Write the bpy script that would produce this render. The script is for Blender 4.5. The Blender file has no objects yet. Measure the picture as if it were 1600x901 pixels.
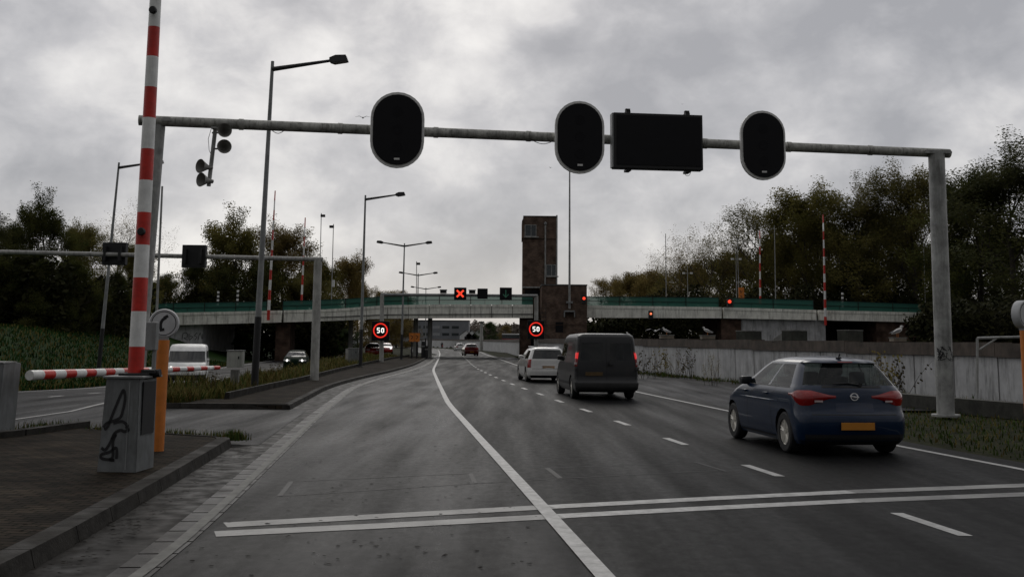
import bpy, bmesh, math, random
from mathutils import Vector, Matrix
R = math.radians
random.seed(7)
# ------------------------------------------------------------------ camera
F_, CX, CY, H = 1650., 800., 310., 1.64
PIT = math.atan((536 - CY) / F_); ROLL = R(0.5)
sc = bpy.context.scene
C = sc.collection
cr, sr, cp, sp = math.cos(ROLL), math.sin(ROLL), math.cos(PIT), math.sin(PIT)
cam = bpy.data.cameras.new('camera'); co = bpy.data.objects.new('camera', cam); C.objects.link(co)
cam.sensor_width = 36; cam.lens = F_ / 1600 * 36; cam.shift_y = -(450.5 - CY) / 1600
cam.clip_end = 8000; cam.clip_start = 0.1
ex = Vector((cr, -sr * sp, sr * cp)); ey = Vector((-sr, -cr * sp, cr * cp)); ez = -Vector((0, cp, sp))
m = Matrix((ex, ey, ez)).transposed().to_4x4(); m.translation = (0, 0, H); co.matrix_world = m
sc.camera = co
# ------------------------------------------------------------------ sky, sun, exposure
SUN_AZ, SUN_EL = R(-6), R(34)          # azimuth from +Y towards +X
w = bpy.data.worlds.new('World'); sc.world = w; w.use_nodes = True
nt = w.node_tree; N = nt.nodes; L = nt.links; N.clear()
def nd(t, **k):
    n = N.new(t)
    for a, b in k.items(): setattr(n, a, b)
    return n
out = nd('ShaderNodeOutputWorld'); bg = nd('ShaderNodeBackground'); bg.inputs['Strength'].default_value = 0.106
sky = nd('ShaderNodeTexSky'); sky.sky_type = 'NISHITA'; sky.sun_disc = False
sky.sun_elevation = SUN_EL; sky.sun_rotation = SUN_AZ
tc = nd('ShaderNodeTexCoord'); sep = nd('ShaderNodeSeparateXYZ'); L.new(tc.outputs['Generated'], sep.inputs[0])
def mth(op, a, b=None, clamp=False):
    n = nd('ShaderNodeMath', operation=op); n.use_clamp = clamp
    for i, v in enumerate((a, b)):
        if v is None: continue
        if isinstance(v, (int, float)): n.inputs[i].default_value = v
        else: L.new(v, n.inputs[i])
    return n.outputs[0]
zz = mth('ADD', mth('MAXIMUM', sep.outputs[2], 0.0), 0.16)
cx_ = mth('DIVIDE', sep.outputs[0], zz); cy_ = mth('DIVIDE', sep.outputs[1], zz)
cmb = nd('ShaderNodeMapping'); L.new(tc.outputs['Generated'], cmb.inputs[0]); cmb.inputs['Scale'].default_value = (4.4, 4.4, 6.2); cmb.inputs['Location'].default_value = (3.1, 1.2, 4.4)
def noise(vec, s, d, r, dist=0.0):
    n = nd('ShaderNodeTexNoise'); L.new(vec, n.inputs['Vector'])
    n.inputs['Scale'].default_value = s; n.inputs['Detail'].default_value = d
    n.inputs['Roughness'].default_value = r; n.inputs['Distortion'].default_value = dist
    return n.outputs['Fac']
n1 = noise(cmb.outputs[0], 1.0, 6, 0.5, 0.15); n2 = noise(cmb.outputs[0], 3.4, 9, 0.58, 0.25)
def blob(az, el, rad):   # soft lump of cloud brightness around a sky direction
    d = nd('ShaderNodeVectorMath', operation='DISTANCE'); L.new(tc.outputs['Generated'], d.inputs[0])
    d.inputs[1].default_value = (math.sin(R(az)) * math.cos(R(el)), math.cos(R(az)) * math.cos(R(el)), math.sin(R(el)))
    mr = nd('ShaderNodeMapRange'); mr.interpolation_type = 'SMOOTHSTEP'
    L.new(d.outputs['Value'], mr.inputs['Value']); mr.inputs['From Min'].default_value = 0; mr.inputs['From Max'].default_value = rad
    mr.inputs['To Min'].default_value = 1; mr.inputs['To Max'].default_value = 0
    return mr.outputs[0]
v = mth('ADD', mth('MULTIPLY', n1, 0.7), mth('MULTIPLY', n2, 0.3))
v = mth('SUBTRACT', v, mth('MULTIPLY', blob(6.5, 15.5, .13), 0.11))
v = mth('SUBTRACT', v, mth('MULTIPLY', blob(25, 14, .16), 0.09))
v = mth('SUBTRACT', v, mth('MULTIPLY', blob(-24, 9, .16), 0.05))
v = mth('ADD', v, mth('MULTIPLY', blob(-3, 15, .17), 0.05))
v = mth('SUBTRACT', v, mth('MULTIPLY', blob(17, 15.5, .17), 0.12))
v = mth('ADD', v, mth('MULTIPLY', blob(-17, 13, .2), 0.04))
v = mth('ADD', v, mth('MULTIPLY', blob(14, 9, .14), 0.03))
ramp = nd('ShaderNodeValToRGB'); L.new(v, ramp.inputs[0])
e = ramp.color_ramp.elements
e[0].position = 0.36; e[0].color = (3.5, 3.5, 3.68, 1)
e[1].position = 0.63; e[1].color = (8.2, 8.0, 7.8, 1)
for p_, c_ in ((0.43, (4.3, 4.27, 4.42, 1)), (0.49, (5.3, 5.22, 5.32, 1)), (0.55, (6.7, 6.55, 6.5, 1))):
    q = e.new(p_); q.color = c_
hor = nd('ShaderNodeMapRange'); L.new(sep.outputs[2], hor.inputs['Value'])
hor.inputs['From Min'].default_value = 0.0; hor.inputs['From Max'].default_value = 0.12
hor.inputs['To Min'].default_value = 0.55; hor.inputs['To Max'].default_value = 0
hm = nd('ShaderNodeMix', data_type='RGBA'); L.new(hor.outputs[0], hm.inputs[0]); L.new(ramp.outputs[0], hm.inputs[6]); hm.inputs[7].default_value = (6.6, 6.3, 5.95, 1)
mx = nd('ShaderNodeMix', data_type='RGBA'); mx.inputs[0].default_value = 0.95
L.new(sky.outputs[0], mx.inputs[6]); L.new(hm.outputs[2], mx.inputs[7])
dk = nd('ShaderNodeVectorMath', operation='DOT_PRODUCT'); L.new(tc.outputs['Generated'], dk.inputs[0]); dk.inputs[1].default_value = (0, .85, .527)
dkr = nd('ShaderNodeMapRange'); L.new(dk.outputs['Value'], dkr.inputs[0]); dkr.inputs[1].default_value = -.85; dkr.inputs[2].default_value = .86; dkr.inputs[3].default_value = .2; dkr.inputs[4].default_value = 1.0
dks = nd('ShaderNodeVectorMath', operation='SCALE'); L.new(mx.outputs[2], dks.inputs[0]); L.new(dkr.outputs[0], dks.inputs['Scale'])
L.new(dks.outputs[0], bg.inputs['Color']); L.new(bg.outputs[0], out.inputs[0])
sl = bpy.data.lights.new('sun', 'SUN'); sl.energy = 0.5; sl.angle = R(28); sl.color = (1, .96, .9)
so = bpy.data.objects.new('sun', sl); C.objects.link(so)
so.rotation_euler = Vector((math.sin(SUN_AZ) * math.cos(SUN_EL), math.cos(SUN_AZ) * math.cos(SUN_EL), math.sin(SUN_EL))).to_track_quat('Z', 'Y').to_euler()
sc.render.engine = 'CYCLES'
sc.view_settings.view_transform = 'Standard'; sc.view_settings.look = 'None'
sc.view_settings.exposure = 0; sc.view_settings.gamma = 1
# ------------------------------------------------------------------ pixel rays -> world points
def ray(u, v):
    x = (u - CX) / F_; y = -(v - CY) / F_
    x, y = x * cr - y * sr, x * sr + y * cr
    return Vector((x, cp - y * sp, sp + y * cp))
def Gz(u, v, z=0):
    r = ray(u, v); t = (z - H) / r.z; return Vector((r.x * t, r.y * t, z))
def A(u, v, Y):
    r = ray(u, v); t = Y / r.y; return Vector((r.x * t, Y, H + r.z * t))
def sm(t):
    t = max(0, min(1, t)); return t * t * (3 - 2 * t)
def interp(x, pts):
    if x <= pts[0][0]: return pts[0][1]
    for (a, b), (c, d) in zip(pts, pts[1:]):
        if x <= c: return b + (d - b) * (x - a) / (c - a)
    return pts[-1][1]
WALL = [(-20, 24), (20, 17.6), (26, 16.3), (32, 14.6), (40, 12.6), (53, 9.9), (68, 7.3), (90, 4.9), (112, 3.0), (150, 0.8), (190, -.6), (250, -7), (330, -17), (430, -36), (520, -80)]
XM = [(0, -9.2), (25, -9.2), (35, -11), (55, -12.6), (75, -14.5), (110, -17), (150, -22), (260, -36)]     # near edge of the lower carriageway
XF = [(0, -17), (35, -17.5), (50, -19), (80, -23), (118, -27), (160, -32), (260, -46), (420, -80)]
def zf(x, y):
    xm = interp(y, XM)
    z = -0.5 * sm((y - 27) / 26) * sm((xm + 1.6 - x) / 1.8) * (1 - sm((y - 150) / 60))
    d = interp(y, XF) - 1.5 - x
    if d > 0: z += 3.1 * sm(d / 13) * sm((y - 12) / 20)
    dr = x - interp(y, WALL) - 1.6
    if dr > 0:
        z = 1.3 if dr < 42 else 1.3 + 1.4 * sm((dr - 42) / 4)
        z = z if y > 10 else z
    return z
def G(u, v):
    z = 0; P = Gz(u, v, 0)
    for _ in range(25):
        z = .5 * z + .5 * zf(P.x, P.y) if P.x < interp(P.y, WALL) else 0
        P = Gz(u, v, z)
    return P
# ------------------------------------------------------------------ materials
MATS = {}
def mat(name, col, rough=.6, metal=0., var=.25, scale=4., bump=0., bscale=40., stretch=(1, 1, 1), col2=None, emit=None, estr=1., coat=0., dirt=0., spec=.5, rvar=0., tscale=3.):
    if name in MATS: return MATS[name]
    M = bpy.data.materials.new(name); M.use_nodes = True; t = M.node_tree; n = t.nodes; l = t.links
    b = n['Principled BSDF']
    b.inputs['Roughness'].default_value = rough; b.inputs['Metallic'].default_value = metal
    b.inputs['Specular IOR Level'].default_value = spec
    if coat: b.inputs['Coat Weight'].default_value = coat; b.inputs['Coat Roughness'].default_value = .06
    c = n.new('ShaderNodeTexCoord'); mp = n.new('ShaderNodeMapping'); mp.inputs['Scale'].default_value = stretch
    l.new(c.outputs['Object'], mp.inputs[0])
    ns = n.new('ShaderNodeTexNoise'); ns.inputs['Scale'].default_value = scale; ns.inputs['Detail'].default_value = 6; ns.inputs['Roughness'].default_value = .65
    l.new(mp.outputs[0], ns.inputs['Vector'])
    a = n.new('ShaderNodeMix'); a.data_type = 'RGBA'
    c1 = [x * (1 - var) for x in col]; c2 = list(col2) if col2 else [min(1, x * (1 + var)) for x in col]
    a.inputs[6].default_value = (*c1, 1); a.inputs[7].default_value = (*c2, 1)
    mr = n.new('ShaderNodeMapRange'); mr.inputs['From Min'].default_value = .35; mr.inputs['From Max'].default_value = .65
    l.new(ns.outputs['Fac'], mr.inputs['Value']); l.new(mr.outputs[0], a.inputs[0])
    src = a.outputs[2]
    if dirt:
        n3 = n.new('ShaderNodeTexNoise'); n3.inputs['Scale'].default_value = tscale; n3.inputs['Detail'].default_value = 8; n3.inputs['Roughness'].default_value = .75
        m2 = n.new('ShaderNodeMapping'); m2.inputs['Scale'].default_value = (1.6, 1.6, .22); l.new(c.outputs['Object'], m2.inputs[0]); l.new(m2.outputs[0], n3.inputs['Vector'])
        r3 = n.new('ShaderNodeMapRange'); r3.inputs['From Min'].default_value = .48; r3.inputs['From Max'].default_value = .68; r3.inputs['To Max'].default_value = dirt
        l.new(n3.outputs['Fac'], r3.inputs['Value'])
        d = n.new('ShaderNodeMix'); d.data_type = 'RGBA'; l.new(r3.outputs[0], d.inputs[0]); l.new(src, d.inputs[6]); d.inputs[7].default_value = (.035, .032, .026, 1)
        src = d.outputs[2]
    l.new(src, b.inputs['Base Color'])
    if rvar:
        r4 = n.new('ShaderNodeMapRange'); r4.inputs['To Min'].default_value = rough - rvar; r4.inputs['To Max'].default_value = rough + rvar
        r4.inputs['From Min'].default_value = .35; r4.inputs['From Max'].default_value = .65
        n4 = n.new('ShaderNodeTexNoise'); n4.inputs['Scale'].default_value = scale * .6; n4.inputs['Detail'].default_value = 5; l.new(mp.outputs[0], n4.inputs['Vector'])
        l.new(n4.outputs['Fac'], r4.inputs['Value']); l.new(r4.outputs[0], b.inputs['Roughness'])
    if bump:
        nb = n.new('ShaderNodeTexNoise'); nb.inputs['Scale'].default_value = bscale; nb.inputs['Detail'].default_value = 4
        l.new(c.outputs['Object'], nb.inputs['Vector'])
        bp = n.new('ShaderNodeBump'); bp.inputs['Strength'].default_value = bump; bp.inputs['Distance'].default_value = .02
        l.new(nb.outputs['Fac'], bp.inputs['Height']); l.new(bp.outputs[0], b.inputs['Normal'])
    if emit: b.inputs['Emission Color'].default_value = (*emit, 1); b.inputs['Emission Strength'].default_value = estr
    MATS[name] = M; return M
def glass(name, col, alpha):
    M = bpy.data.materials.new(name); M.use_nodes = True; t = M.node_tree; n = t.nodes; l = t.links
    b = n['Principled BSDF']; b.inputs['Base Color'].default_value = (*col, 1); b.inputs['Roughness'].default_value = .03
    tr = n.new('ShaderNodeBsdfTransparent'); tr.inputs[0].default_value = (.75, .85, .82, 1)
    mxs = n.new('ShaderNodeMixShader'); mxs.inputs[0].default_value = alpha
    l.new(tr.outputs[0], mxs.inputs[1]); l.new(b.outputs[0], mxs.inputs[2]); l.new(mxs.outputs[0], n['Material Output'].inputs[0])
    MATS[name] = M; return M
def asphalt(name, col, wet, patchy=.3):
    M = bpy.data.materials.new(name); M.use_nodes = True; t = M.node_tree; n = t.nodes; l = t.links; b = n['Principled BSDF']; b.inputs['Specular IOR Level'].default_value = .05 if 'main' in name else .028
    c = n.new('ShaderNodeTexCoord')
    def nz(s, det, st=(1, 1, 1), ro=.6, rot=0):
        mp = n.new('ShaderNodeMapping'); mp.inputs['Scale'].default_value = st; mp.inputs['Rotation'].default_value = (0, 0, rot); l.new(c.outputs['Object'], mp.inputs[0])
        q = n.new('ShaderNodeTexNoise'); q.inputs['Scale'].default_value = s; q.inputs['Detail'].default_value = det; q.inputs['Roughness'].default_value = ro; l.new(mp.outputs[0], q.inputs[0]); return q.outputs['Fac']
    def mr(x, a, b_, c_, d):
        q = n.new('ShaderNodeMapRange'); l.new(x, q.inputs[0]); q.inputs[1].default_value = a; q.inputs[2].default_value = b_; q.inputs[3].default_value = c_; q.inputs[4].default_value = d; return q.outputs[0]
    big = nz(.55, 6, (2.6, .16, 1), .55, R(6.5)); fine = nz(60, 4, (1, 1, 1), .8); mid = nz(9, 8, (1, .6, 1), .75)
    def mixc(f, a, b_):
        q = n.new('ShaderNodeMix'); q.data_type = 'RGBA'; l.new(f, q.inputs[0])
        for i, x in ((6, a), (7, b_)):
            if isinstance(x, tuple): q.inputs[i].default_value = (*x, 1)
            else: l.new(x, q.inputs[i])
        return q.outputs[2]
    k = mixc(mr(big, .35, .65, 0, 1), tuple(x * (1 - patchy) for x in col), tuple(x * (1 + patchy) for x in col))
    k2 = mixc(mr(mid, .3, .7, 0, .5), k, tuple(x * .6 for x in col))
    k3 = mixc(mr(fine, .5, .75, 0, .9), k2, tuple(x * 2.6 for x in col))
    l.new(k3, b.inputs['Base Color'])
    ad = n.new('ShaderNodeMath'); ad.operation = 'ADD'; l.new(mr(big, .35, .65, wet + .09, wet - .09), ad.inputs[0]); l.new(mr(mid, .3, .7, -.06, .08), ad.inputs[1])
    l.new(ad.outputs[0], b.inputs['Roughness'])
    if 'main' not in name:
        pud = nz(.7, 4, (1.8, .3, 1), .5, R(6.5)); l.new(mr(pud, .28, .74, .008, .042), b.inputs['Specular IOR Level'])
    bp = n.new('ShaderNodeBump'); bp.inputs['Strength'].default_value = .35; bp.inputs['Distance'].default_value = .006
    l.new(fine, bp.inputs['Height']); l.new(bp.outputs[0], b.inputs['Normal'])
    MATS[name] = M; return M
def bricks(name, c1, c2, mortar, sx, sy, rough=.7, plane='XY', msize=.02, rot=0):
    M = bpy.data.materials.new(name); M.use_nodes = True; t = M.node_tree; n = t.nodes; l = t.links; b = n['Principled BSDF']
    c = n.new('ShaderNodeTexCoord'); src = c.outputs['Object']
    if plane == 'XZ':
        s_ = n.new('ShaderNodeSeparateXYZ'); l.new(src, s_.inputs[0]); cc = n.new('ShaderNodeCombineXYZ')
        ad = n.new('ShaderNodeMath'); l.new(s_.outputs[0], ad.inputs[0]); l.new(s_.outputs[1], ad.inputs[1]); l.new(ad.outputs[0], cc.inputs[0]); l.new(s_.outputs[2], cc.inputs[1]); src = cc.outputs[0]
    mp = n.new('ShaderNodeMapping'); mp.inputs['Rotation'].default_value = (0, 0, rot); l.new(src, mp.inputs[0]); src = mp.outputs[0]
    bt = n.new('ShaderNodeTexBrick'); l.new(src, bt.inputs['Vector']); bt.inputs['Scale'].default_value = 1
    bt.inputs['Brick Width'].default_value = sx; bt.inputs['Row Height'].default_value = sy; bt.inputs['Mortar Size'].default_value = min(sx, sy) * msize * 5
    bt.inputs['Color1'].default_value = (*c1, 1); bt.inputs['Color2'].default_value = (*c2, 1); bt.inputs['Mortar'].default_value = (*mortar, 1)
    ns = n.new('ShaderNodeTexNoise'); ns.inputs['Scale'].default_value = 1.3; ns.inputs['Detail'].default_value = 7; l.new(c.outputs['Object'], ns.inputs[0])
    mr = n.new('ShaderNodeMapRange'); mr.inputs[1].default_value = .3; mr.inputs[2].default_value = .7; mr.inputs[3].default_value = .45; mr.inputs[4].default_value = 1.35; l.new(ns.outputs['Fac'], mr.inputs[0])
    vm = n.new('ShaderNodeVectorMath'); vm.operation = 'SCALE'; l.new(bt.outputs[0], vm.inputs[0]); l.new(mr.outputs[0], vm.inputs['Scale']); l.new(vm.outputs[0], b.inputs['Base Color'])
    b.inputs['Roughness'].default_value = rough; b.inputs['Specular IOR Level'].default_value = .03
    bp = n.new('ShaderNodeBump'); bp.inputs['Strength'].default_value = .5; bp.inputs['Distance'].default_value = .006; bp.invert = True
    l.new(bt.outputs['Fac'], bp.inputs['Height']); l.new(bp.outputs[0], b.inputs['Normal'])
    MATS[name] = M; return M
ASPH = asphalt('asphalt_main', (.0085, .0088, .009), .55, .18)
ASPH_L = asphalt('asphalt_shoulder', (.0085, .0084, .0082), .36, .2)
ASPH_O = asphalt('asphalt_opposite', (.016, .016, .017), .48, .3)
ASPH_G = asphalt('asphalt_gap', (.014, .014, .015), .43, .4)
PAVE = bricks('brick_paving', (.048, .037, .027), (.02, .017, .014), (.006, .007, .004), .21, .105, .85, rot=R(8))
BRICK = bricks('dark_brick', (.19, .13, .10), (.12, .085, .066), (.07, .06, .052), .24, .07, .8, 'XZ')
BRICK2 = bricks('brown_brick', (.13, .08, .06), (.09, .06, .045), (.05, .045, .04), .24, .07, .8, 'XZ')
CONC = mat('concrete', (.20, .20, .185), .75, var=.3, scale=2.2, dirt=.85, bump=.3)
POSTC = mat('pale_post_steel', (.40, .40, .375), .7, var=.2, scale=2, dirt=.5)
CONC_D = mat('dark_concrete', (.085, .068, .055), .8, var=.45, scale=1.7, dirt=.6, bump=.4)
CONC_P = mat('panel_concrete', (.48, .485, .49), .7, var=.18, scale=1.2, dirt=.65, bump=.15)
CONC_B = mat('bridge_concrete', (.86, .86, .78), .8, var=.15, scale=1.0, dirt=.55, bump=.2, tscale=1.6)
KERB = mat('kerb_concrete', (.034, .032, .029), .75, spec=.06, var=.35, scale=5, dirt=.3, bump=.3, rvar=.15)
GUTTER = mat('gutter_concrete', (.021, .02, .019), .42, spec=.1, var=.4, scale=3.5, dirt=.3, bump=.15, rvar=.12)
PAINT = mat('road_paint', (.34, .34, .33), .5, var=.28, scale=7, col2=(.46, .46, .45), bump=.2)
PAINT_W = mat('worn_road_paint', (.15, .15, .145), .5, var=.35, scale=1.6, col2=(.27, .27, .26), bump=.2)
SEAL = mat('sealed_joint', (.022, .022, .022), .5, spec=.1, var=.3, scale=6)
GALV = mat('galvanised_steel', (.33, .335, .325), .55, .1, var=.3, scale=3, dirt=.55, bump=.05)
GALV_L = mat('weathered_beam_steel', (.38, .38, .35), .55, .1, var=.35, scale=5, dirt=.85, bump=.1, tscale=9)
GREYP = mat('grey_paint', (.24, .25, .25), .5, var=.2, scale=3, dirt=.35, bump=.05)
CABI = mat('cabinet_grey', (.16, .17, .172), .5, var=.2, scale=4, dirt=.5, bump=.08)
BLACK = mat('matt_black', (.012, .012, .013), .6, var=.2)
BLK_G = mat('black_screen', (.006, .006, .008), .65, var=.1, spec=.25)
RUB = mat('rubber', (.015, .015, .016), .75, var=.3, scale=20)
RIMG = mat('pale_rim', (.75, .75, .73), .5, .0, var=.15)
RED = mat('barrier_red', (.55, .025, .015), .4, var=.2, scale=8, dirt=.15)
WHITE = mat('barrier_white', (.8, .81, .79), .45, var=.12, scale=6, dirt=.25)
WPAINT = mat('white_paint', (.68, .69, .68), .4, var=.08, dirt=.2)
ORANGE = mat('orange_post', (.62, .19, .025), .5, var=.12, scale=5, dirt=.22)
GRASS = mat('grass_ground', (.016, .02, .008), .9, spec=.05, var=.5, scale=2.5, col2=(.03, .032, .012), bump=.6, bscale=30)
GRASS_G = mat('green_bank', (.014, .032, .008), .95, spec=.05, var=.45, scale=.8, col2=(.02, .045, .01), bump=.8, bscale=12)
WEED = mat('dry_weeds', (.26, .18, .06), .8, spec=.08, var=.5, scale=.9, col2=(.15, .14, .04))
WEEDG = mat('green_weeds', (.05, .08, .018), .8, spec=.08, var=.4, scale=2)
BARK = mat('bark', (.045, .038, .03), .9, var=.3, scale=3, bump=.4)
LEAF = [mat('leaf_dark', (.055, .075, .022), .75, spec=.1, var=.45, scale=.35, col2=(.10, .10, .03)),
        mat('leaf_olive', (.13, .13, .035), .75, spec=.1, var=.4, scale=.3, col2=(.19, .165, .05)),
        mat('leaf_brown', (.17, .115, .045), .75, spec=.1, var=.4, scale=.3, col2=(.23, .18, .06)),
        mat('leaf_green', (.05, .09, .025), .75, spec=.1, var=.4, scale=.4, col2=(.06, .085, .026)),
        mat('leaf_undergrowth_shaded', (.02, .026, .01), .85, spec=.05, var=.4, scale=.4, col2=(.035, .034, .014)),  # darker leaf for the thickets, their shade put into the colour
        mat('leaf_far_hazed', (.20, .17, .14), .85, spec=.05, var=.3, scale=.05)]  # pale grey-brown leaf, distance haze put into the colour
for M in LEAF[:4]:
    t_ = M.node_tree; b_ = t_.nodes['Principled BSDF']; tr_ = t_.nodes.new('ShaderNodeBsdfTranslucent'); ms_ = t_.nodes.new('ShaderNodeMixShader'); ms_.inputs[0].default_value = .45
    src_ = b_.inputs['Base Color'].links[0].from_socket; t_.links.new(src_, tr_.inputs[0]); t_.links.new(b_.outputs[0], ms_.inputs[1]); t_.links.new(tr_.outputs[0], ms_.inputs[2]); t_.links.new(ms_.outputs[0], t_.nodes['Material Output'].inputs[0])
GREEN = glass('green_netting', (.035, .17, .13), .84); MATS['green_netting'].node_tree.nodes['Principled BSDF'].inputs['Roughness'].default_value = .7
GREENR = mat('green_rail', (.006, .016, .013), .6)
GLASS = glass('car_glass', (.01, .013, .013), .50)
GLASSD = glass('dark_car_glass', (.012, .014, .015), .9)
WIN = mat('window_glass', (.05, .06, .065), .06, spec=.8)
LRED = mat('lit_red', (.4, .01, .01), .3, emit=(1, .035, .02), estr=.75)
LREDX = mat('lit_signal_red', (.6, .01, .01), .3, emit=(1, .07, .03), estr=1.0)
TRED = mat('tail_red', (.26, .006, .006), .15, spec=.5, coat=.6)
TREDL = mat('tail_red_lit', (.4, .01, .01), .15, coat=1, emit=(1, .03, .03), estr=.5)
LWHITE = mat('lit_white', (.8, .8, .8), .3, emit=(1, 1, .95), estr=1.1)
HEADL = mat('head_lamp', (.8, .8, .8), .1, emit=(1, .98, .92), estr=2.2)
LGREEN = mat('lit_green', (.05, .13, .09), .3, emit=(.1, .5, .3), estr=.05)
LAMBER = mat('lit_amber', (.6, .2, .05), .3, emit=(1, .22, .1), estr=1.1)
PLATE = mat('number_plate', (.50, .20, .02), .4, var=.1)
CHROME = mat('chrome', (.85, .85, .86), .3, .3, var=.05)
LEAFL = mat('fallen_leaf', (.010, .008, .006), .9, spec=.02, var=.5, scale=9)
BIRDW = mat('white_feathers', (.6, .6, .58), .7, var=.08)
BIRDG = mat('grey_feathers', (.2, .2, .21), .7, var=.1)
ROOF = mat('roofing', (.08, .08, .08), .7)
# ------------------------------------------------------------------ mesh helpers
def tag(o, label=None, cat=None, group=None, kind=None):
    if label: o['label'] = label
    if cat: o['category'] = cat
    if group: o['group'] = group
    if kind: o['kind'] = kind
    return o
def thing(name, label, cat, loc=(0, 0, 0), rz=0, group=None, rot=None):
    o = bpy.data.objects.new(name, None); C.objects.link(o); o.location = loc
    o.rotation_euler = rot if rot else (0, 0, rz); o.empty_display_size = .3
    return tag(o, label, cat, group)
class MB:
    def __init__(s): s.b = bmesh.new()
    def v(s, p): return s.b.verts.new(p)
    def f(s, vs, mi=0):
        try: fc = s.b.faces.new(vs); fc.material_index = mi; return fc
        except ValueError: return None
    def hexa(s, p, mi=0):     # 8 points: bottom 4 ccw, top 4 ccw
        q = [s.v(x) for x in p]
        for a in ((3, 2, 1, 0), (4, 5, 6, 7), (0, 1, 5, 4), (1, 2, 6, 5), (2, 3, 7, 6), (3, 0, 4, 7)): s.f([q[i] for i in a], mi)
        return s
    def box(s, x0, x1, y0, y1, z0, z1, mi=0, bev=0, mtx=None):
        t = MB(); t.hexa([(x0, y0, z0), (x1, y0, z0), (x1, y1, z0), (x0, y1, z0), (x0, y0, z1), (x1, y0, z1), (x1, y1, z1), (x0, y1, z1)], mi)
        if bev: bmesh.ops.bevel(t.b, geom=t.b.edges[:], offset=bev, segments=2, affect='EDGES', profile=.6)
        if mtx: bmesh.ops.transform(t.b, matrix=mtx, verts=t.b.verts)
        me = bpy.data.meshes.new('t'); t.b.to_mesh(me); t.b.free()
        s.b.from_mesh(me); bpy.data.meshes.remove(me); return s
    def cyl(s, p0, p1, r0, r1=None, n=12, cap=True, mi=0):
        r1 = r0 if r1 is None else r1; p0 = Vector(p0); p1 = Vector(p1); d = (p1 - p0)
        if d.length < 1e-6: return s
        d.normalize(); a = d.orthogonal().normalized(); b = d.cross(a)
        ra = []; rb = []
        for i in range(n):
            t = 2 * math.pi * i / n; o = a * math.cos(t) + b * math.sin(t)
            ra.append(s.v(p0 + o * r0)); rb.append(s.v(p1 + o * r1))
        for i in range(n): s.f([ra[i], ra[(i + 1) % n], rb[(i + 1) % n], rb[i]], mi)
        if cap: s.f(ra[::-1], mi); s.f(rb, mi)
        return s
    def tube(s, pts, r, n=6, mi=0):
        rs = r if isinstance(r, (list, tuple)) else [r] * len(pts)
        for i in range(len(pts) - 1): s.cyl(pts[i], pts[i + 1], rs[i], rs[i + 1], n, True, mi)
        return s
    def lathe(s, prof, n=24, axis='Z', mi=0, c=(0, 0, 0), cap=True):   # prof: (radius, height)
        rings = []
        for r, h in prof:
            rg = []
            for i in range(n):
                t = 2 * math.pi * i / n; a, b = r * math.cos(t), r * math.sin(t)
                p = {'Z': (a, b, h), 'Y': (a, h, b), 'X': (h, a, b)}[axis]
                rg.append(s.v(Vector(p) + Vector(c)))
            rings.append(rg)
        for x, y in zip(rings, rings[1:]):
            for i in range(n): s.f([x[i], x[(i + 1) % n], y[(i + 1) % n], y[i]], mi)
        if cap and prof[0][0] > 1e-5: s.f(rings[0][::-1], mi)
        if cap and prof[-1][0] > 1e-5: s.f(rings[-1], mi)
        return s
    def prism(s, poly, y0, y1, mi=0):      # polygon in XZ, extruded along Y
        a = [s.v((x, y0, z)) for x, z in poly]; b = [s.v((x, y1, z)) for x, z in poly]; n = len(poly)
        s.f(a, mi); s.f(b[::-1], mi)
        for i in range(n): s.f([a[i], b[i], b[(i + 1) % n], a[(i + 1) % n]], mi)
        return s
    def build(s, name, m, parent=None, smooth=False, loc=None, recalc=True, merge=False):
        if merge: bmesh.ops.remove_doubles(s.b, verts=s.b.verts, dist=1e-4)
        if recalc: bmesh.ops.recalc_face_normals(s.b, faces=s.b.faces)
        me = bpy.data.meshes.new(name); s.b.to_mesh(me); s.b.free()
        for x in (m if isinstance(m, (list, tuple)) else [m]): me.materials.append(x)
        if smooth:
            me.shade_smooth()
            try: me.set_sharp_from_angle(angle=R(38))
            except Exception: pass
        o = bpy.data.objects.new(name, me); C.objects.link(o)
        if parent: o.parent = parent
        if loc: o.location = loc
        return o
def copy_thing(root, loc, rz=None, label=None, group=None, scale=None):
    def cpy(o, par):
        c = o.copy(); C.objects.link(c); c.parent = par
        for ch in o.children: cpy(ch, c)
        return c
    r = cpy(root, None); r.location = loc
    if rz is not None: r.rotation_euler = (0, 0, rz)
    if label: r['label'] = label
    if group: r['group'] = group
    if scale is not None: r.scale = scale if isinstance(scale, (tuple, list)) else (scale,) * 3
    return r
def ribbon(mb, pts, wd, y=-.002, th=.002):   # painted stroke in local XZ plane
    n = len(pts); Ls = []
    for i, (x, z) in enumerate(pts):
        a = pts[max(0, i - 1)]; b = pts[min(n - 1, i + 1)]; d = Vector((b[0] - a[0], b[1] - a[1])).normalized()
        nn = Vector((-d.y, d.x)) * wd / 2; Ls.append((mb.v((x + nn.x, y, z + nn.y)), mb.v((x - nn.x, y, z - nn.y))))
    for p, q in zip(Ls, Ls[1:]): mb.f([p[0], p[1], q[1], q[0]])
def smooth_pts(pts, k=6):
    o = []
    n = len(pts)
    for i in range(n - 1):
        p0 = pts[max(0, i - 1)]; p1 = pts[i]; p2 = pts[i + 1]; p3 = pts[min(n - 1, i + 2)]
        for j in range(k):
            t = j / k
            o.append(tuple(.5 * ((2 * b) + (-a + c) * t + (2 * a - 5 * b + 4 * c - d) * t * t + (-a + 3 * b - 3 * c + d) * t ** 3) for a, b, c, d in zip(p0, p1, p2, p3)))
    o.append(tuple(pts[-1])); return o
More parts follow.
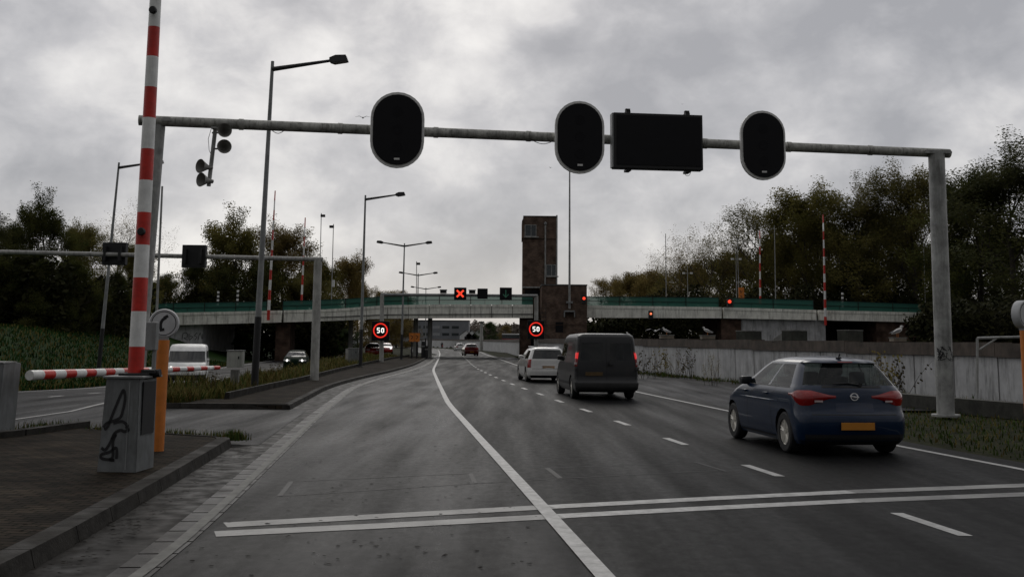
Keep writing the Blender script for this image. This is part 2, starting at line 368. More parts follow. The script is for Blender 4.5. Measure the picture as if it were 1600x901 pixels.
# ------------------------------------------------------------------ ground, roads
def frange(a, b, s):
    o = []; x = a
    while x < b - 1e-6: o.append(x); x += s
    return o
xs = [-3000, -1200, -600, -300, -200, -150] + frange(-120, -50, 4) + frange(-50, 30, .8) + frange(30, 100, 4) + [100, 160, 300, 600, 1200, 3000]
ys = [-300, -100, -40] + frange(-20, 0, 2) + frange(0, 60, .9) + frange(60, 170, 1.6) + frange(170, 300, 5) + frange(300, 560, 12) + [560, 700, 1000, 1800, 4000, 6500]
g = MB(); grid = [[g.v((x, y, zf(x, y) - .06)) for x in xs] for y in ys]
for j in range(len(ys) - 1):
    for i in range(len(xs) - 1):
        x, y = xs[i], ys[j]
        bank = 0
        if x < interp(y, XF) - 2: bank = 1
        g.f([grid[j][i], grid[j][i + 1], grid[j + 1][i + 1], grid[j + 1][i]], bank)
tag(g.build('ground', [GRASS, GRASS_G], smooth=False), kind='structure')
def resample(pts, step):
    P = [Vector(p) for p in pts]; o = [P[0].copy()]
    for a, b in zip(P, P[1:]):
        d = (b - a).length; k = max(1, int(d / step))
        for i in range(1, k + 1): o.append(a.lerp(b, i / k))
    return o
def sheet(name, left, right, h, m, nx=8, ny=60, kind='structure', flat=False):
    """surface between two polylines of (x,y), draped on the terrain h above it"""
    def along(pl, t):
        P = [Vector((p[0], p[1])) for p in pl]; Ls = [0]
        for a, b in zip(P, P[1:]): Ls.append(Ls[-1] + (b - a).length)
        d = t * Ls[-1]
        for i in range(len(P) - 1):
            if d <= Ls[i + 1] + 1e-9: return P[i].lerp(P[i + 1], (d - Ls[i]) / max(1e-9, Ls[i + 1] - Ls[i]))
        return P[-1]
    b = MB(); rows = []
    for j in range(ny + 1):
        t = (j / ny) ** 1.6 if not flat else j / ny
        a_, c_ = along(left, t), along(right, t)
        rows.append([b.v((p.x, p.y, zf(p.x, p.y) * (0 if p.x > -8 and p.y < 500 and p.x < 20 else 1) + h)) for p in [a_.lerp(c_, i / nx) for i in range(nx + 1)]])
    for r0, r1 in zip(rows, rows[1:]):
        for i in range(nx): b.f([r0[i], r0[i + 1], r1[i + 1], r1[i]])
    o = b.build(name, m)
    if kind: tag(o, kind=kind)
    return o
def P2(*uv): return [tuple(G(u, v).xy) for u, v in uv]
def fX(pl):   # polyline (x,y) -> list of (y,x)
    return sorted([(p[1], p[0]) for p in pl])
SOL = [(1.85, -3)] + P2((945, 901), (860, 806), (800, 740), (745, 680), (700, 630), (685, 598), (676.5, 578), (686, 559), (687.5, 552), (685, 546)) + [(-45, 420), (-95, 520)]
RED_ = [(8.9, -3)] + P2((1600, 733), (1405, 697), (1130, 640), (1000, 613)) + [(3.2, 50), (1.2, 70)] + P2((812, 572), (780, 560.5), (760, 554), (749, 549)) + [(-20, 300), (-38, 400), (-80, 520)]
fS, fR = fX(SOL), fX(RED_)
DSH = [(5.35, -3)] + P2((1455, 818), (1184, 733), (970, 660), (917, 641), (877, 628), (849, 617)) + [(.2, 42), (-1.0, 55), (-2.3, 71)] + P2((735.5, 567.5), (716, 549)) + [(-32, 410)]
fD = fX(DSH)
# edge of the kerb-side gutter, left boundary of the road
LEFT = [(-2.2, -3)] + P2((240, 901), (345, 806), (430, 722), (500, 652), (556, 606), (600, 591), (640, 581), (668, 571), (680, 562), (684, 553)) + [(-16.5, 180), (-25, 270), (-48, 420), (-98, 520)]
fL = fX(LEFT)
def wallx(y): return interp(y, WALL)
yy = [-3] + frange(0, 60, 2) + frange(60, 200, 5) + frange(200, 521, 20)
sheet('road', [(interp(y, fS) + .0, y) for y in yy], [(interp(y, fR) + .55, y) for y in yy], .000, ASPH, 8, 160)
sheet('road_shoulder', [(interp(y, fL) - .1, y) for y in yy], [(interp(y, fS), y) for y in yy], .000, ASPH_L, 6, 160)
def stripe(name, fx, y0, y1, wd, h=.004, m=PAINT, step=1.0, off=0):
    b = MB(); n = max(1, int((y1 - y0) / step)); prev = None
    for i in range(n + 1):
        y = y0 + (y1 - y0) * i / n; x = interp(y, fx) + off; dx = interp(y + .3, fx) - interp(y - .3, fx); k = math.hypot(dx, .6)
        nx_, ny_ = .6 / k * wd / 2, -dx / k * wd / 2
        cur = (b.v((x - nx_, y - ny_, h)), b.v((x + nx_, y + ny_, h)))
        if prev: b.f([prev[0], prev[1], cur[1], cur[0]])
        prev = cur
    return tag(b.build(name, m), kind='structure')
def smoothf(f, k=7):
    ys_ = frange(-3, 500, 1.5); r = []
    for y in ys_:
        w_ = max(1.0, y * .08); r.append((y, sum(interp(y + w_ * j / 3, f) for j in range(-3, 4)) / 7))
    return r
fS, fR, fD, fL = map(smoothf, (fS, fR, fD, fL))
stripe('solid_lane_marking', fS, 0, 430, .145, .009)
stripe('edge_marking', fR, 0, 430, .12)
b = MB(); y = 1.0
k0 = 10.2 - .62 - 4.15 * 2
for i in range(70):
    ya = k0 + 4.15 * i; yb = ya + 1.25
    if i < 0: continue
    pa = [interp(q, fD) for q in (ya, yb)]
    wd = .065
    q = [b.v((pa[0] - wd, ya, .004)), b.v((pa[0] + wd, ya, .004)), b.v((pa[1] + wd, yb, .004)), b.v((pa[1] - wd, yb, .004))]; b.f(q)
tag(b.build('lane_dash_marking', PAINT), kind='structure')
def band(name, p_uv, wd, h, m):
    pts = [G(u, v) for u, v in p_uv]; b = MB(); prev = None
    for i, p in enumerate(pts):
        a, c = pts[max(0, i - 1)], pts[min(len(pts) - 1, i + 1)]; d = (c - a).normalized(); n_ = Vector((-d.y, d.x, 0)) * wd / 2
        cur = (b.v((p.x + n_.x, p.y + n_.y, h)), b.v((p.x - n_.x, p.y - n_.y, h)))
        if prev: b.f([prev[0], prev[1], cur[1], cur[0]])
        prev = cur
    return tag(b.build(name, m), kind='structure')
band('stop_marking', [(352, 820), (600, 806), (862, 791.5)], .27, .004, PAINT_W)
band('stop_marking', [(862, 791.5), (1100, 779), (1330, 768)], .24, .004, PAINT)
band('stop_marking', [(1330, 768), (1600, 758), (1760, 752)], .27, .004, PAINT_W)
band('stop_marking', [(336, 834), (600, 821), (876, 806)], .27, .004, PAINT_W)
band('stop_marking', [(876, 806), (1100, 794), (1340, 782)], .24, .004, PAINT)
band('stop_marking', [(1340, 782), (1600, 772), (1760, 766)], .27, .004, PAINT_W)
# old loop cuts and repair outlines in the asphalt
for pts, wd in (([(455, 752), (437, 775)], .06), ([(455, 752), (735, 739)], .03), ([(735, 739), (742, 755)], .06), ([(437, 775), (742, 755), (862, 748)], .025),
                ([(855, 731), (876, 747)], .07), ([(876, 747), (1120, 735)], .03), ([(855, 731), (1090, 722)], .02), ([(1085, 721), (1135, 736)], .05), ([(420, 655), (640, 640)], .02), ([(560, 612), (672, 600)], .02)):
    band('sealed_joint', pts, wd, .003, SEAL)
# gutter strip of concrete slabs + edge line
b = MB()
ysg = frange(1, 130, .5)
for i, y in enumerate(ysg[:-1]):
    y2 = ysg[i + 1] - .035
    xl, xr = interp(y, fL), interp(y2, fL)
    w_ = .31
    b.hexa([(xl - w_, y, -.05), (xl, y, -.05), (xr, y2, -.05), (xr - w_, y2, -.05), (xl - w_, y, .001), (xl, y, .006), (xr, y2, .006), (xr - w_, y2, .001)])
tag(b.build('gutter', GUTTER), kind='structure')
sheet('gutter_bed', [(interp(y, fL) - 1.0, y) for y in yy if y < 150], [(interp(y, fL) - .0, y) for y in yy if y < 150], -.014, mat('wet_gutter_bed', (.008, .007, .006), .55, var=.5, scale=7, rvar=.15, spec=.06), 1, 80)
stripe('kerbside_marking', fL, 1.0, 110, .10, .0105, mat('faded_paint', (.14, .14, .13), .6, spec=.1, var=.3, scale=5), off=-.09)
# opposite carriageway (lower), turning gap
yo = frange(5, 60, 2.5) + frange(60, 240, 6)
xm_ = lambda y: interp(y, XM)
xf_ = lambda y: interp(y, XF)
sheet('opposite_road', [(xf_(y), y) for y in yo], [(xm_(y), y) for y in yo], -.02, ASPH_O, 16, 160)
def drape(name, fx, y0, y1, wd, h, m, step=1.):
    b = MB(); n = max(2, int((y1 - y0) / step)); prev = None
    for i in range(n + 1):
        y = y0 + (y1 - y0) * i / n; x = fx(y)
        cur = (b.v((x - wd / 2, y, zf(x - wd / 2, y) + h)), b.v((x + wd / 2, y, zf(x + wd / 2, y) + h)))
        if prev: b.f([prev[0], prev[1], cur[1], cur[0]])
        prev = cur
    return tag(b.build(name, m), kind='structure')
drape('opposite_edge_marking', lambda y: xm_(y) - .75 - (0 if y > 34 else (34 - y) * .03), 18, 200, .12, -.012, PAINT_W)
drape('opposite_far_marking', lambda y: xf_(y) + .5, 18, 200, .15, -.012, PAINT)
b = MB()
for i in range(30):
    y = 20 + i * 4; x = (xm_(y) * .53 + xf_(y) * .47); x2 = (xm_(y + 1.3) * .53 + xf_(y + 1.3) * .47)
    b.f([b.v((x - .07, y, zf(x, y) - .012)), b.v((x + .07, y, zf(x, y) - .012)), b.v((x2 + .07, y + 1.3, zf(x2, y + 1.3) - .012)), b.v((x2 - .07, y + 1.3, zf(x2, y + 1.3) - .012))])
tag(b.build('opposite_dash_marking', PAINT), kind='structure')
def poly(name, pts, h, m, depth=0.):
    b = MB(); q = [b.v((p[0], p[1], h)) for p in pts]; b.f(q)
    if depth:
        q2 = [b.v((p[0], p[1], h - depth)) for p in pts]; n = len(pts)
        for i in range(n): b.f([q[i], q[(i + 1) % n], q2[(i + 1) % n], q2[i]])
    o = b.build(name, m); bm = bmesh.new(); bm.from_mesh(o.data); bmesh.ops.triangulate(bm, faces=[f for f in bm.faces if len(f.verts) > 4]); bm.to_mesh(o.data); bm.free()
    return tag(o, kind='structure')
gapL = interp(20, fL)
poly('turning_gap', [(-9.9, 17.3), (interp(17.3, fL) - .55, 17.3), (interp(26.4, fL) - .55, 26.4), (-9.9, 26.4)], -.008, ASPH_G)
# near traffic island
def kerb_line(name, pts, wd=.2, h=.13, z0=-.05, m=KERB, L_=1.0):
    """kerb stones along (x,y) points, outer face on the right hand of travel"""
    rs = resample([(p[0], p[1], 0) for p in pts], L_); b = MB()
    for a, c in zip(rs, rs[1:]):
        d = (c - a).normalized(); n_ = Vector((d.y, -d.x, 0)); e_ = a + d * .008; f_ = c - d * .008
        o1, o2 = e_ - n_ * wd, f_ - n_ * wd
        k = n_ * .045
        b.hexa([(e_ .x, e_.y, z0), (f_.x, f_.y, z0), (o2.x, o2.y, z0), (o1.x, o1.y, z0), (e_.x - k.x, e_.y - k.y, h), (f_.x - k.x, f_.y - k.y, h), (o2.x, o2.y, h), (o1.x, o1.y, h)])
    return tag(b.build(name, m), kind='structure')
KN = [(interp(y, fL) - .92, y) for y in frange(0, 17.2, 1.0)] + [(interp(17.2, fL) - 1.02, 17.3)]
kerb_line('kerb', KN, .24, .12)
isl = [(p[0] - .24, p[1]) for p in KN] + [(-5.6, 17.75), (-7.55, 18.9), (-7.7, 19.3), (-7.9, 17.6), (-8.6, 15.2), (-9.6, 12), (-11, 6), (-12, 0)]
poly('near_island', isl, .105, PAVE, .2)
kerb_line('kerb', [(-11.9, 4), (-9.8, 11.5), (-8.7, 15.0), (-8.0, 17.4), (-7.72, 19.3)][::-1], .22, .2)
kerb_line('kerb', [(-7.35, 18.9), (-5.6, 17.8), (interp(17.2, fL) - 1.3, 17.35)], .12, .112)
# far traffic island with pavement
KF = [(interp(y, fL) - .95, y) for y in [26.3] + frange(28, 120, 2)] + [(interp(121, fL) - 1.3, 123)]
kerb_line('kerb', KF, .22, .10)
kerb_line('kerb', [(-9.4, 26.3), (KF[0][0] - .1, 26.3)], .18, .12)
inner = P2((350, 625), (395, 608), (500, 585), (560, 571), (620, 558), (650, 552))
IK = [(-8.15, 26.5), (-7.75, 29), (-8.0, 34), (-8.3, 42), (-9.3, 58), (-10.2, 75), (-11.2, 100), (-11.6, 121)]
pI = [(p[0] - .22, p[1]) for p in KF]
poly('far_island', [(-9.4, 26.48)] + pI + IK[::-1][:-1] + [(-7.9, 29), (-9.4, 28.6)], .085, PAVE, .2)
kerb_line('kerb', IK[1:][::-1], .16, .26)
# ------------------------------------------------------------------ grass and leaf litter
def inpoly(x, y, P):
    c = False; n = len(P)
    for i in range(n):
        x1, y1 = P[i]; x2, y2 = P[i - 1]
        if (y1 > y) != (y2 > y) and x < (x2 - x1) * (y - y1) / (y2 - y1) + x1: c = not c
    return c
def blades(name, n, sampler, hmin, hmax, mats, wd=.012, z0=None):
    b = MB(); rnd = random.Random(hash(name) % 1000 if 0 else len(name) * 13 + n)
    for _ in range(n):
        p = sampler(rnd)
        if p is None: continue
        x, y, sc_ = p; z = zf(x, y) - .05 if z0 is None else z0
        h = rnd.uniform(hmin, hmax) * sc_; a = rnd.uniform(0, 6.28); l_ = h * rnd.uniform(.1, .6); k = wd * (1 + y * .012)
        dx, dy = math.cos(a), math.sin(a); px, py = -dy * k, dx * k; mi = 1 if rnd.random() < .3 and len(mats) > 1 else 0
        v0, v1 = b.v((x - px, y - py, z)), b.v((x + px, y + py, z)); v2, v3 = b.v((x + dx * l_ * .35 + px * .7, y + dy * l_ * .35 + py * .7, z + h * .6)), b.v((x + dx * l_ * .35 - px * .7, y + dy * l_ * .35 - py * .7, z + h * .6))
        v4 = b.v((x + dx * l_, y + dy * l_, z + h))
        b.f([v0, v1, v2, v3], mi); b.f([v3, v2, v4], mi)
    o = b.build(name, mats, recalc=False); return tag(o, kind='stuff')
from mathutils import noise as mn
def s_med(r):
    y = 26.6 + (r.random() ** 1.7) * 90; xr = interp(y, fX(IK)) - .2; xl = xm_(y) + .1
    if y < 30: xr = -8.2
    x = r.uniform(xl, xr); k = mn.noise((x * .5, y * .4, 0)); return (x, y, .55 + max(0, k + .3) * 1.1)
tag(blades('median_weeds', 34000, s_med, .14, .58, [WEED, WEEDG], .012), 'tangled brown and green weeds growing on the median between the carriageways', 'weeds')
def s_verge(r):
    y = 15 + (r.random() ** 1.3) * 110; x = r.uniform(interp(y, fR) + 1.0, wallx(y) - .05)
    if y > 30 and x < wallx(y) - 1.9: return None
    if y > 30: return (x, y, .7 + max(0, mn.noise((x, y * .5, 3)) + .15) * 1.6) if mn.noise((x * .7, y * .3, 1)) > -.15 or x > wallx(y) - 1.2 else None
    return (x, y, .5)
sheet('road_apron', [(interp(y, fR) + .5, y) for y in yy if 26 < y < 130], [(wallx(y) - .9, y) for y in yy if 26 < y < 130], -.004, ASPH_G, 4, 60)
tag(blades('verge_grass', 30000, s_verge, .06, .24, [WEEDG, WEED], .012), 'short rough grass on the verge between the road edge and the concrete wall', 'grass')
def s_tuft(r):
    t = r.random()
    if t < .4: q = r.random(); return (-7.3 + q * 3.1 + r.gauss(0, .05), 18.75 - q * 1.4 + r.gauss(0, .08), .8)
    if t < .6: return (interp(17.2, fL) - 1.0 + r.gauss(0, .09), 17.35 + r.gauss(0, .08), 1.0)
    if t < .8: return (-8.3 + r.gauss(0, .3), 18.9 + r.gauss(0, .5), .9)
    q = r.uniform(0, 1); return (-4.26 - .55 * q + r.gauss(0, .03), 13.2 + r.gauss(0, .04), .3)
tag(blades('kerb_grass', 1500, s_tuft, .06, .2, [WEEDG, WEED], .006, .06), 'grass tufts sprouting from the joints at the back edge of the near island', 'grass')
def s_bank(r):
    y = 34 + (r.random() ** 1.4) * 70; d = r.random() ** 1.5 * 15; x = xf_(y) - .3 - d
    return (x, y, .7)
tag(blades('bank_grass', 24000, s_bank, .15, .4, [mat('bank_blade', (.018, .05, .011), .8, spec=.05, var=.4, scale=.5), WEED], .02), 'green grass covering the embankment beyond the opposite carriageway', 'grass')
b = MB(); rnd = random.Random(3)
for i in range(620):
    t = rnd.random()
    if t < .45: y = rnd.uniform(6.5, 22); x = rnd.uniform(interp(y, fL), interp(y, fS) - .1)
    elif t < .85: y = rnd.uniform(7, 17); x = interp(y, fL) - rnd.uniform(.55, .92)
    else: y = rnd.uniform(7.5, 16); x = interp(y, fL) - rnd.uniform(1.2, 4)
    z = .006 if t < .85 else .108
    s_ = rnd.uniform(.006, .019); a = rnd.uniform(0, 6.28); q = []
    for k in range(5):
        an = a + k * 1.256; rr_ = s_ * rnd.uniform(.5, 1.3); q.append(b.v((x + math.cos(an) * rr_ * 1.5, y + math.sin(an) * rr_, z + rnd.uniform(0, .003))))
    b.f(q)
tag(b.build('fallen_leaves', LEAFL, recalc=False), 'small dark fallen leaves scattered over the wet shoulder and gutter', 'leaves', kind='stuff')
# ------------------------------------------------------------------ retaining wall
def seg_boxes(mb, pts, t0, t1, z0, z1, gap=0., zoff=0):
    for a, c in zip(pts, pts[1:]):
        d = (c - a).normalized(); n_ = Vector((d.y, -d.x, 0)); e_, f_ = a + d * gap, c - d * gap
        P = [e_ + n_ * t0, f_ + n_ * t0, f_ + n_ * t1, e_ + n_ * t1]
        mb.hexa([(p.x, p.y, z0) for p in P] + [(p.x, p.y, z1) for p in P])
WT = thing('retaining_wall', 'long concrete panel wall with a brown capping beam along the right edge of the road', 'wall')
rsW = resample([(x, y, 0) for y, x in [(24, 15.35)] + [q for q in []]] + [], 1) if 0 else None
def wtop(y): return interp(y, [(20, 1.74), (33, 1.80), (60, 1.98), (110, 2.15), (190, 2.3), (300, 2.6), (520, 3.4)])
wp = [Vector((wallx(y), y, 0)) for y in frange(18, 520, .5)]
acc = [wp[0]]; dl = 0
for a, c in zip(wp, wp[1:]):
    dl += (c - a).length
    if dl >= 1.55: acc.append(c); dl = 0
b = MB()
for a, c in zip(acc, acc[1:]): seg_boxes(b, [a, c], 0, .25, -.1, wtop(a.y) - .42, .03)
b.build('panel_face', CONC_P, WT)
b = MB(); seg_boxes(b, acc, .05, .25, -.1, 1.3); b.build('backing', CONC_D, WT)
b = MB()
for i in range(0, len(acc) - 4, 4): seg_boxes(b, [acc[i], acc[i + 4]], -.09, .55, wtop(acc[i].y) - .42, wtop(acc[i].y), .01)
b.build('capping_beam', CONC_D, WT)
# water level behind the wall
b = MB(); pr = None
for y in frange(12, 520, 6):
    cur = (b.v((wallx(y) + .4, y, 1.42)), b.v((wallx(y) + 43.5, y, 1.42)))
    if pr: b.f([pr[0], pr[1], cur[1], cur[0]])
    pr = cur
tag(b.build('canal_water', mat('canal_water', (.02, .025, .022), .08, var=.1, bump=.2, bscale=2)), kind='structure')
# ------------------------------------------------------------------ bridge
BY = 118.0
def bprof(uvs): return [A(u, v, BY) for u, v in uvs]
railtop = [(-120, 481), (180, 475), (280, 473), (400, 471), (520, 468), (600, 462.5), (690, 461), (833, 461), (917, 463), (1130, 464.5), (1280, 469), (1450, 475)]
decktop = [(-120, 496), (180, 489), (280, 488.5), (400, 486), (520, 483), (600, 477), (690, 475.5), (833, 476), (917, 477), (1130, 480), (1280, 484.5), (1450, 488.5)]
deckbot = [(-120, 516), (180, 509), (280, 507.5), (400, 504.5), (520, 501), (600, 497.5), (690, 497), (833, 496.5), (917, 496), (1130, 497), (1280, 500), (1450, 503.5)]
def bz(tab, X):
    us = [(A(u, v, BY).x, A(u, v, BY).z) for u, v in tab]; return interp(X, us)
def ux(u, v=490, Y=BY): return A(u, v, Y).x
BR = thing('road_bridge', 'low concrete road bridge with green netted railings crossing over both carriageways', 'bridge', (0, BY, 0))
def deck(u0, u1, seams, name):
    x0, x1 = ux(u0), ux(u1); b = MB(); n = max(1, int((x1 - x0) / seams)); st = (x1 - x0) / n
    for i in range(n):
        a, c = x0 + st * i + .03, x0 + st * (i + 1) - .03
        b.hexa([(a, 0, bz(deckbot, a)), (c, 0, bz(deckbot, c)), (c, .5, bz(deckbot, c)), (a, .5, bz(deckbot, a)), (a, 0, bz(decktop, a)), (c, 0, bz(decktop, c)), (c, .5, bz(decktop, c)), (a, .5, bz(decktop, a))])
        b.hexa([(a, -.06, bz(decktop, a) - .28), (c, -.06, bz(decktop, c) - .28), (c, -.001, bz(decktop, c) - .28), (a, -.001, bz(decktop, a) - .28), (a, -.06, bz(decktop, a) + .02), (c, -.06, bz(decktop, c) + .02), (c, -.001, bz(decktop, c) + .02), (a, -.001, bz(decktop, a) + .02)])
    g_ = b.build(name, CONC_B, BR)
    b = MB()
    for i in range(n):
        a, c = x0 + st * i, x0 + st * (i + 1)
        b.hexa([(a, .5, bz(deckbot, a) + .35), (c, .5, bz(deckbot, c) + .35), (c, 15, bz(deckbot, c) + .35), (a, 15, bz(deckbot, a) + .35), (a, .5, bz(decktop, a) - .1), (c, .5, bz(decktop, c) - .1), (c, 15, bz(decktop, c) - .1), (a, 15, bz(decktop, a) - .1)])
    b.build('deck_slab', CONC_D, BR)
    return g_
deck(-120, 440, 3.4, 'edge_girder'); deck(443, 833, 2.3, 'edge_girder'); deck(917, 1128, 30, 'edge_girder'); deck(1130, 1276, 5.5, 'edge_girder'); deck(1279, 1450, 30, 'edge_girder')
b = MB(); x0, x1 = ux(500), ux(833)       # service pipe under the centre span edge
b.tube([(x, -.12, bz(deckbot, x) + .42) for x in [x0 + (x1 - x0) * i / 12 for i in range(13)]], .05, 5); b.build('service_pipe', BLACK, BR)
def railing(u0, u1, cells=1.0):
    x0, x1 = ux(u0), ux(u1); n = max(1, int((x1 - x0) / 3.2)); st = (x1 - x0) / n; b = MB(); q = MB()
    for i in range(n + 1):
        x = x0 + st * i; z0, z1 = bz(decktop, x), bz(railtop, x); q.box(x - .035, x + .035, .1, .17, z0, z1 + .04)
        if i < n:
            c = x + st; w0, w1 = bz(decktop, c), bz(railtop, c)
            v_ = [b.v((x, .2, z0 + .02)), b.v((c, .2, w0 + .02)), b.v((c, .2, w1 - .02)), b.v((x, .2, z1 - .02))]; b.f(v_)
            for k in (.5, 1.0):
                q.tube([(x, .13, z0 + (z1 - z0) * k), (c, .13, w0 + (w1 - w0) * k)], .035, 4)
            if i % 2 == 0: q.box(x + st * .45, x + st * .45 + .03, .12, .15, z0, z0 + (z1 - z0) * .5)
    p = b.build('netting_panel', GREEN, BR); r = q.build('rail_frame', GREENR, BR)
railing(-120, 416); railing(441, 833); railing(917, 1124); railing(1146, 1272); railing(1288, 1450)
def pier(name, u0, u1, m, y0=.8, y1=14.5, vb=None, dz=.36):
    x0, x1 = ux(u0), ux(u1); b = MB(); zt = max(bz(deckbot, x0), bz(deckbot, x1)) + dz
    b.box(x0, x1, y0, y1, -.6, min(zt, bz(deckbot, (x0 + x1) / 2) + .33), 0); return b.build(name, m, BR)
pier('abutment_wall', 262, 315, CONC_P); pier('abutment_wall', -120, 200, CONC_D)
pier('pier', 428, 451, BRICK2, 1.2, 4); pier('pier', 813, 830, BRICK2, .6, 13)
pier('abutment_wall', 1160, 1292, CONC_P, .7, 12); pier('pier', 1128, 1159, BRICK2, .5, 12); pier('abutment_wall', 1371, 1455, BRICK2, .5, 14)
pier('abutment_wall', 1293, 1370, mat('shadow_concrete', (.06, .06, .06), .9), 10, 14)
for u in (645, 668, 536):
    b = MB(); x = ux(u); b.cyl((x, 4 if u != 536 else 6, 0), (x, 4 if u != 536 else 6, bz(deckbot, x) + .3), .26, n=14); b.build('column', POSTC, BR)
# writing sprayed on the left abutment
b = MB(); xx = ux(283)
for dx, st_ in ((0, [(0, 0), (.1, .7), (.5, .75), (.55, .3), (.2, .2), (.6, 0)]), (.9, [(0, .7), (.05, 0), (.4, .35), (.1, .4)]), (1.6, [(.3, .8), (0, .5), (.3, .3), (.05, 0)]), (2.1, [(0, 0), (.2, .8), (.45, .1), (.5, .7)])):
    ribbon(b, [(xx + dx * .85 + p[0], 1.7 + p[1]) for p in smooth_pts(st_, 4)], .07, .79)
b.build('sprayed_tag', BLACK, BR)
# ------------------------------------------------------------------ bridge keeper's tower and brick pier house
TY = 124.0
TW = thing('bridge_keeper_tower', 'tall narrow dark brick control tower with two corner windows beside the bridge', 'tower', (0, TY, 0))
def tz(v, u=840): return A(u, v, TY).z
xa, xb = ux(814.5, 400, TY), ux(869.5, 400, TY)
z_t, z_m = tz(338.5), tz(449)
b = MB(); b.box(xa + .15, xb, 0, 4.2, 0, tz(374)); b.build('shaft', BRICK, TW)
b = MB(); b.prism([(xa + .05, tz(373)), (xb, tz(373)), (xb, z_t), (xa + .3, z_t), (xa + .05, z_t - .5)], -.03, 4.25); b.build('top_storey', BRICK, TW)
b = MB(); b.box(xa + .2, xb + .08, -.08, 4.3, z_t, z_t + .1); b.build('roof', ROOF, TW)
def window(u0, u1, v0, v1, par, nm='window', yoff=-.05, mull=(.55,)):
    X0, X1, Z0, Z1 = ux(u0, 400, TY), ux(u1, 400, TY), tz(v1, u0), tz(v0, u0); b = MB()
    t = .07
    for bx in ((X0, X1, Z0 - t, Z0), (X0, X1, Z1, Z1 + t), (X0 - t, X0, Z0 - t, Z1 + t), (X1, X1 + t, Z0 - t, Z1 + t)): b.box(bx[0], bx[1], yoff - .05, yoff + .06, bx[2], bx[3])
    for k in mull: b.box(X0 + (X1 - X0) * k - .03, X0 + (X1 - X0) * k + .03, yoff - .03, yoff + .02, Z0, Z1)
    f = b.build(nm, GALV, par); b = MB(); b.box(X0, X1, yoff - .01, yoff + .01, Z0, Z1); b.build('pane', WIN, f)
    b = MB(); b.box(X0 - .15, X1 + .35, yoff - .22, yoff + .05, Z0 - .2, Z0 - .08); b.build('sill', GALV, f)
    return f
window(820.5, 837, 352, 368.5, TW); window(854.5, 868, 414, 430, TW, yoff=-.02)
X0 = ux(852, 400, TY)
b = MB(); b.tube([(X0, -.14, tz(449)), (X0, -.14, tz(352))], .09, 8); b.build('drainpipe', GALV, TW)
b = MB(); b.lathe([(.05, 0), (.16, .1), (.18, .3), (.05, .42)], 10, c=(X0, -.14, tz(352))); b.build('lamp', GREYP, TW)
b = MB(); b.box(xb - .05, xb + .12, -.1, .1, tz(449), z_t + .2); b.build('corner_gutter', GALV, TW)
b = MB(); b.box(ux(816, 450, TY), ux(851, 450, TY), -.5, 0, tz(450), tz(448)); b.build('ledge', GALV, TW)
b = MB(); b.box(ux(820, 470, TY), ux(848, 470, TY), -.25, 0, tz(461), tz(453)); b.build('service_window', BLK_G, TW)
HY = 116.2
HS = thing('pier_house', 'square dark brick pier house between the bridge spans below the tower', 'building', (0, HY, 0))
hx0, hx1 = ux(846.5, 480, HY), ux(917, 480, HY); hz = A(880, 446, HY).z
b = MB(); b.box(hx0, hx1, 0, 9, -.2, hz); b.build('wall', BRICK, HS)
b = MB(); b.box(hx0 - .06, hx1 + .06, -.06, 9.06, hz, hz + .14); b.build('coping', ROOF, HS)
b = MB(); b.box(ux(868, 500, HY), ux(880, 500, HY), -.03, .02, A(870, 519, HY).z, A(870, 503, HY).z); b.build('door', BLK_G, HS)
b = MB()
for zq in (A(0, 500, HY).z,): b.box(hx0, hx1, -.04, 0, zq, zq + .05)
b.build('string_course', BRICK2, HS)
MA = thing('slim_mast', 'tall thin grey mast bracketed to the front of the brick pier house', 'mast', (ux(889.5, 470, HY), HY - .45, 0))
zb, zt_ = A(889, 482, HY - .45).z, A(889, 195, HY - .45).z
b = MB(); b.tube([(0, 0, zb), (0, 0, (zb + zt_) / 2), (0, 0, zt_)], [.13, .1, .06], 10); b.build('pole', GALV, MA)
b = MB(); b.box(-.35, .35, -.2, .45, zb + .6, zb + .8); b.box(-.6, .6, -.2, .42, zb - .35, zb - .2); b.box(-.6, -.5, -.2, .4, zb - .9, zb - .3); b.box(.5, .6, -.2, .4, zb - .9, zb - .3); b.build('bracket', GREYP, MA)
ST = thing('steel_staircase', 'dark steel access stair between the tower and the gantry post', 'stairs', (ux(838, 500, 114), 114, 0))
b = MB()
for i in range(12): b.box(-.1, 1.0, -.2, .4, .4 + i * .45, .44 + i * .45)
b.box(-.15, -.1, -.2, -.15, 0, 6); b.box(1.0, 1.05, -.2, -.15, 0, 6); b.build('treads', BLACK, ST)
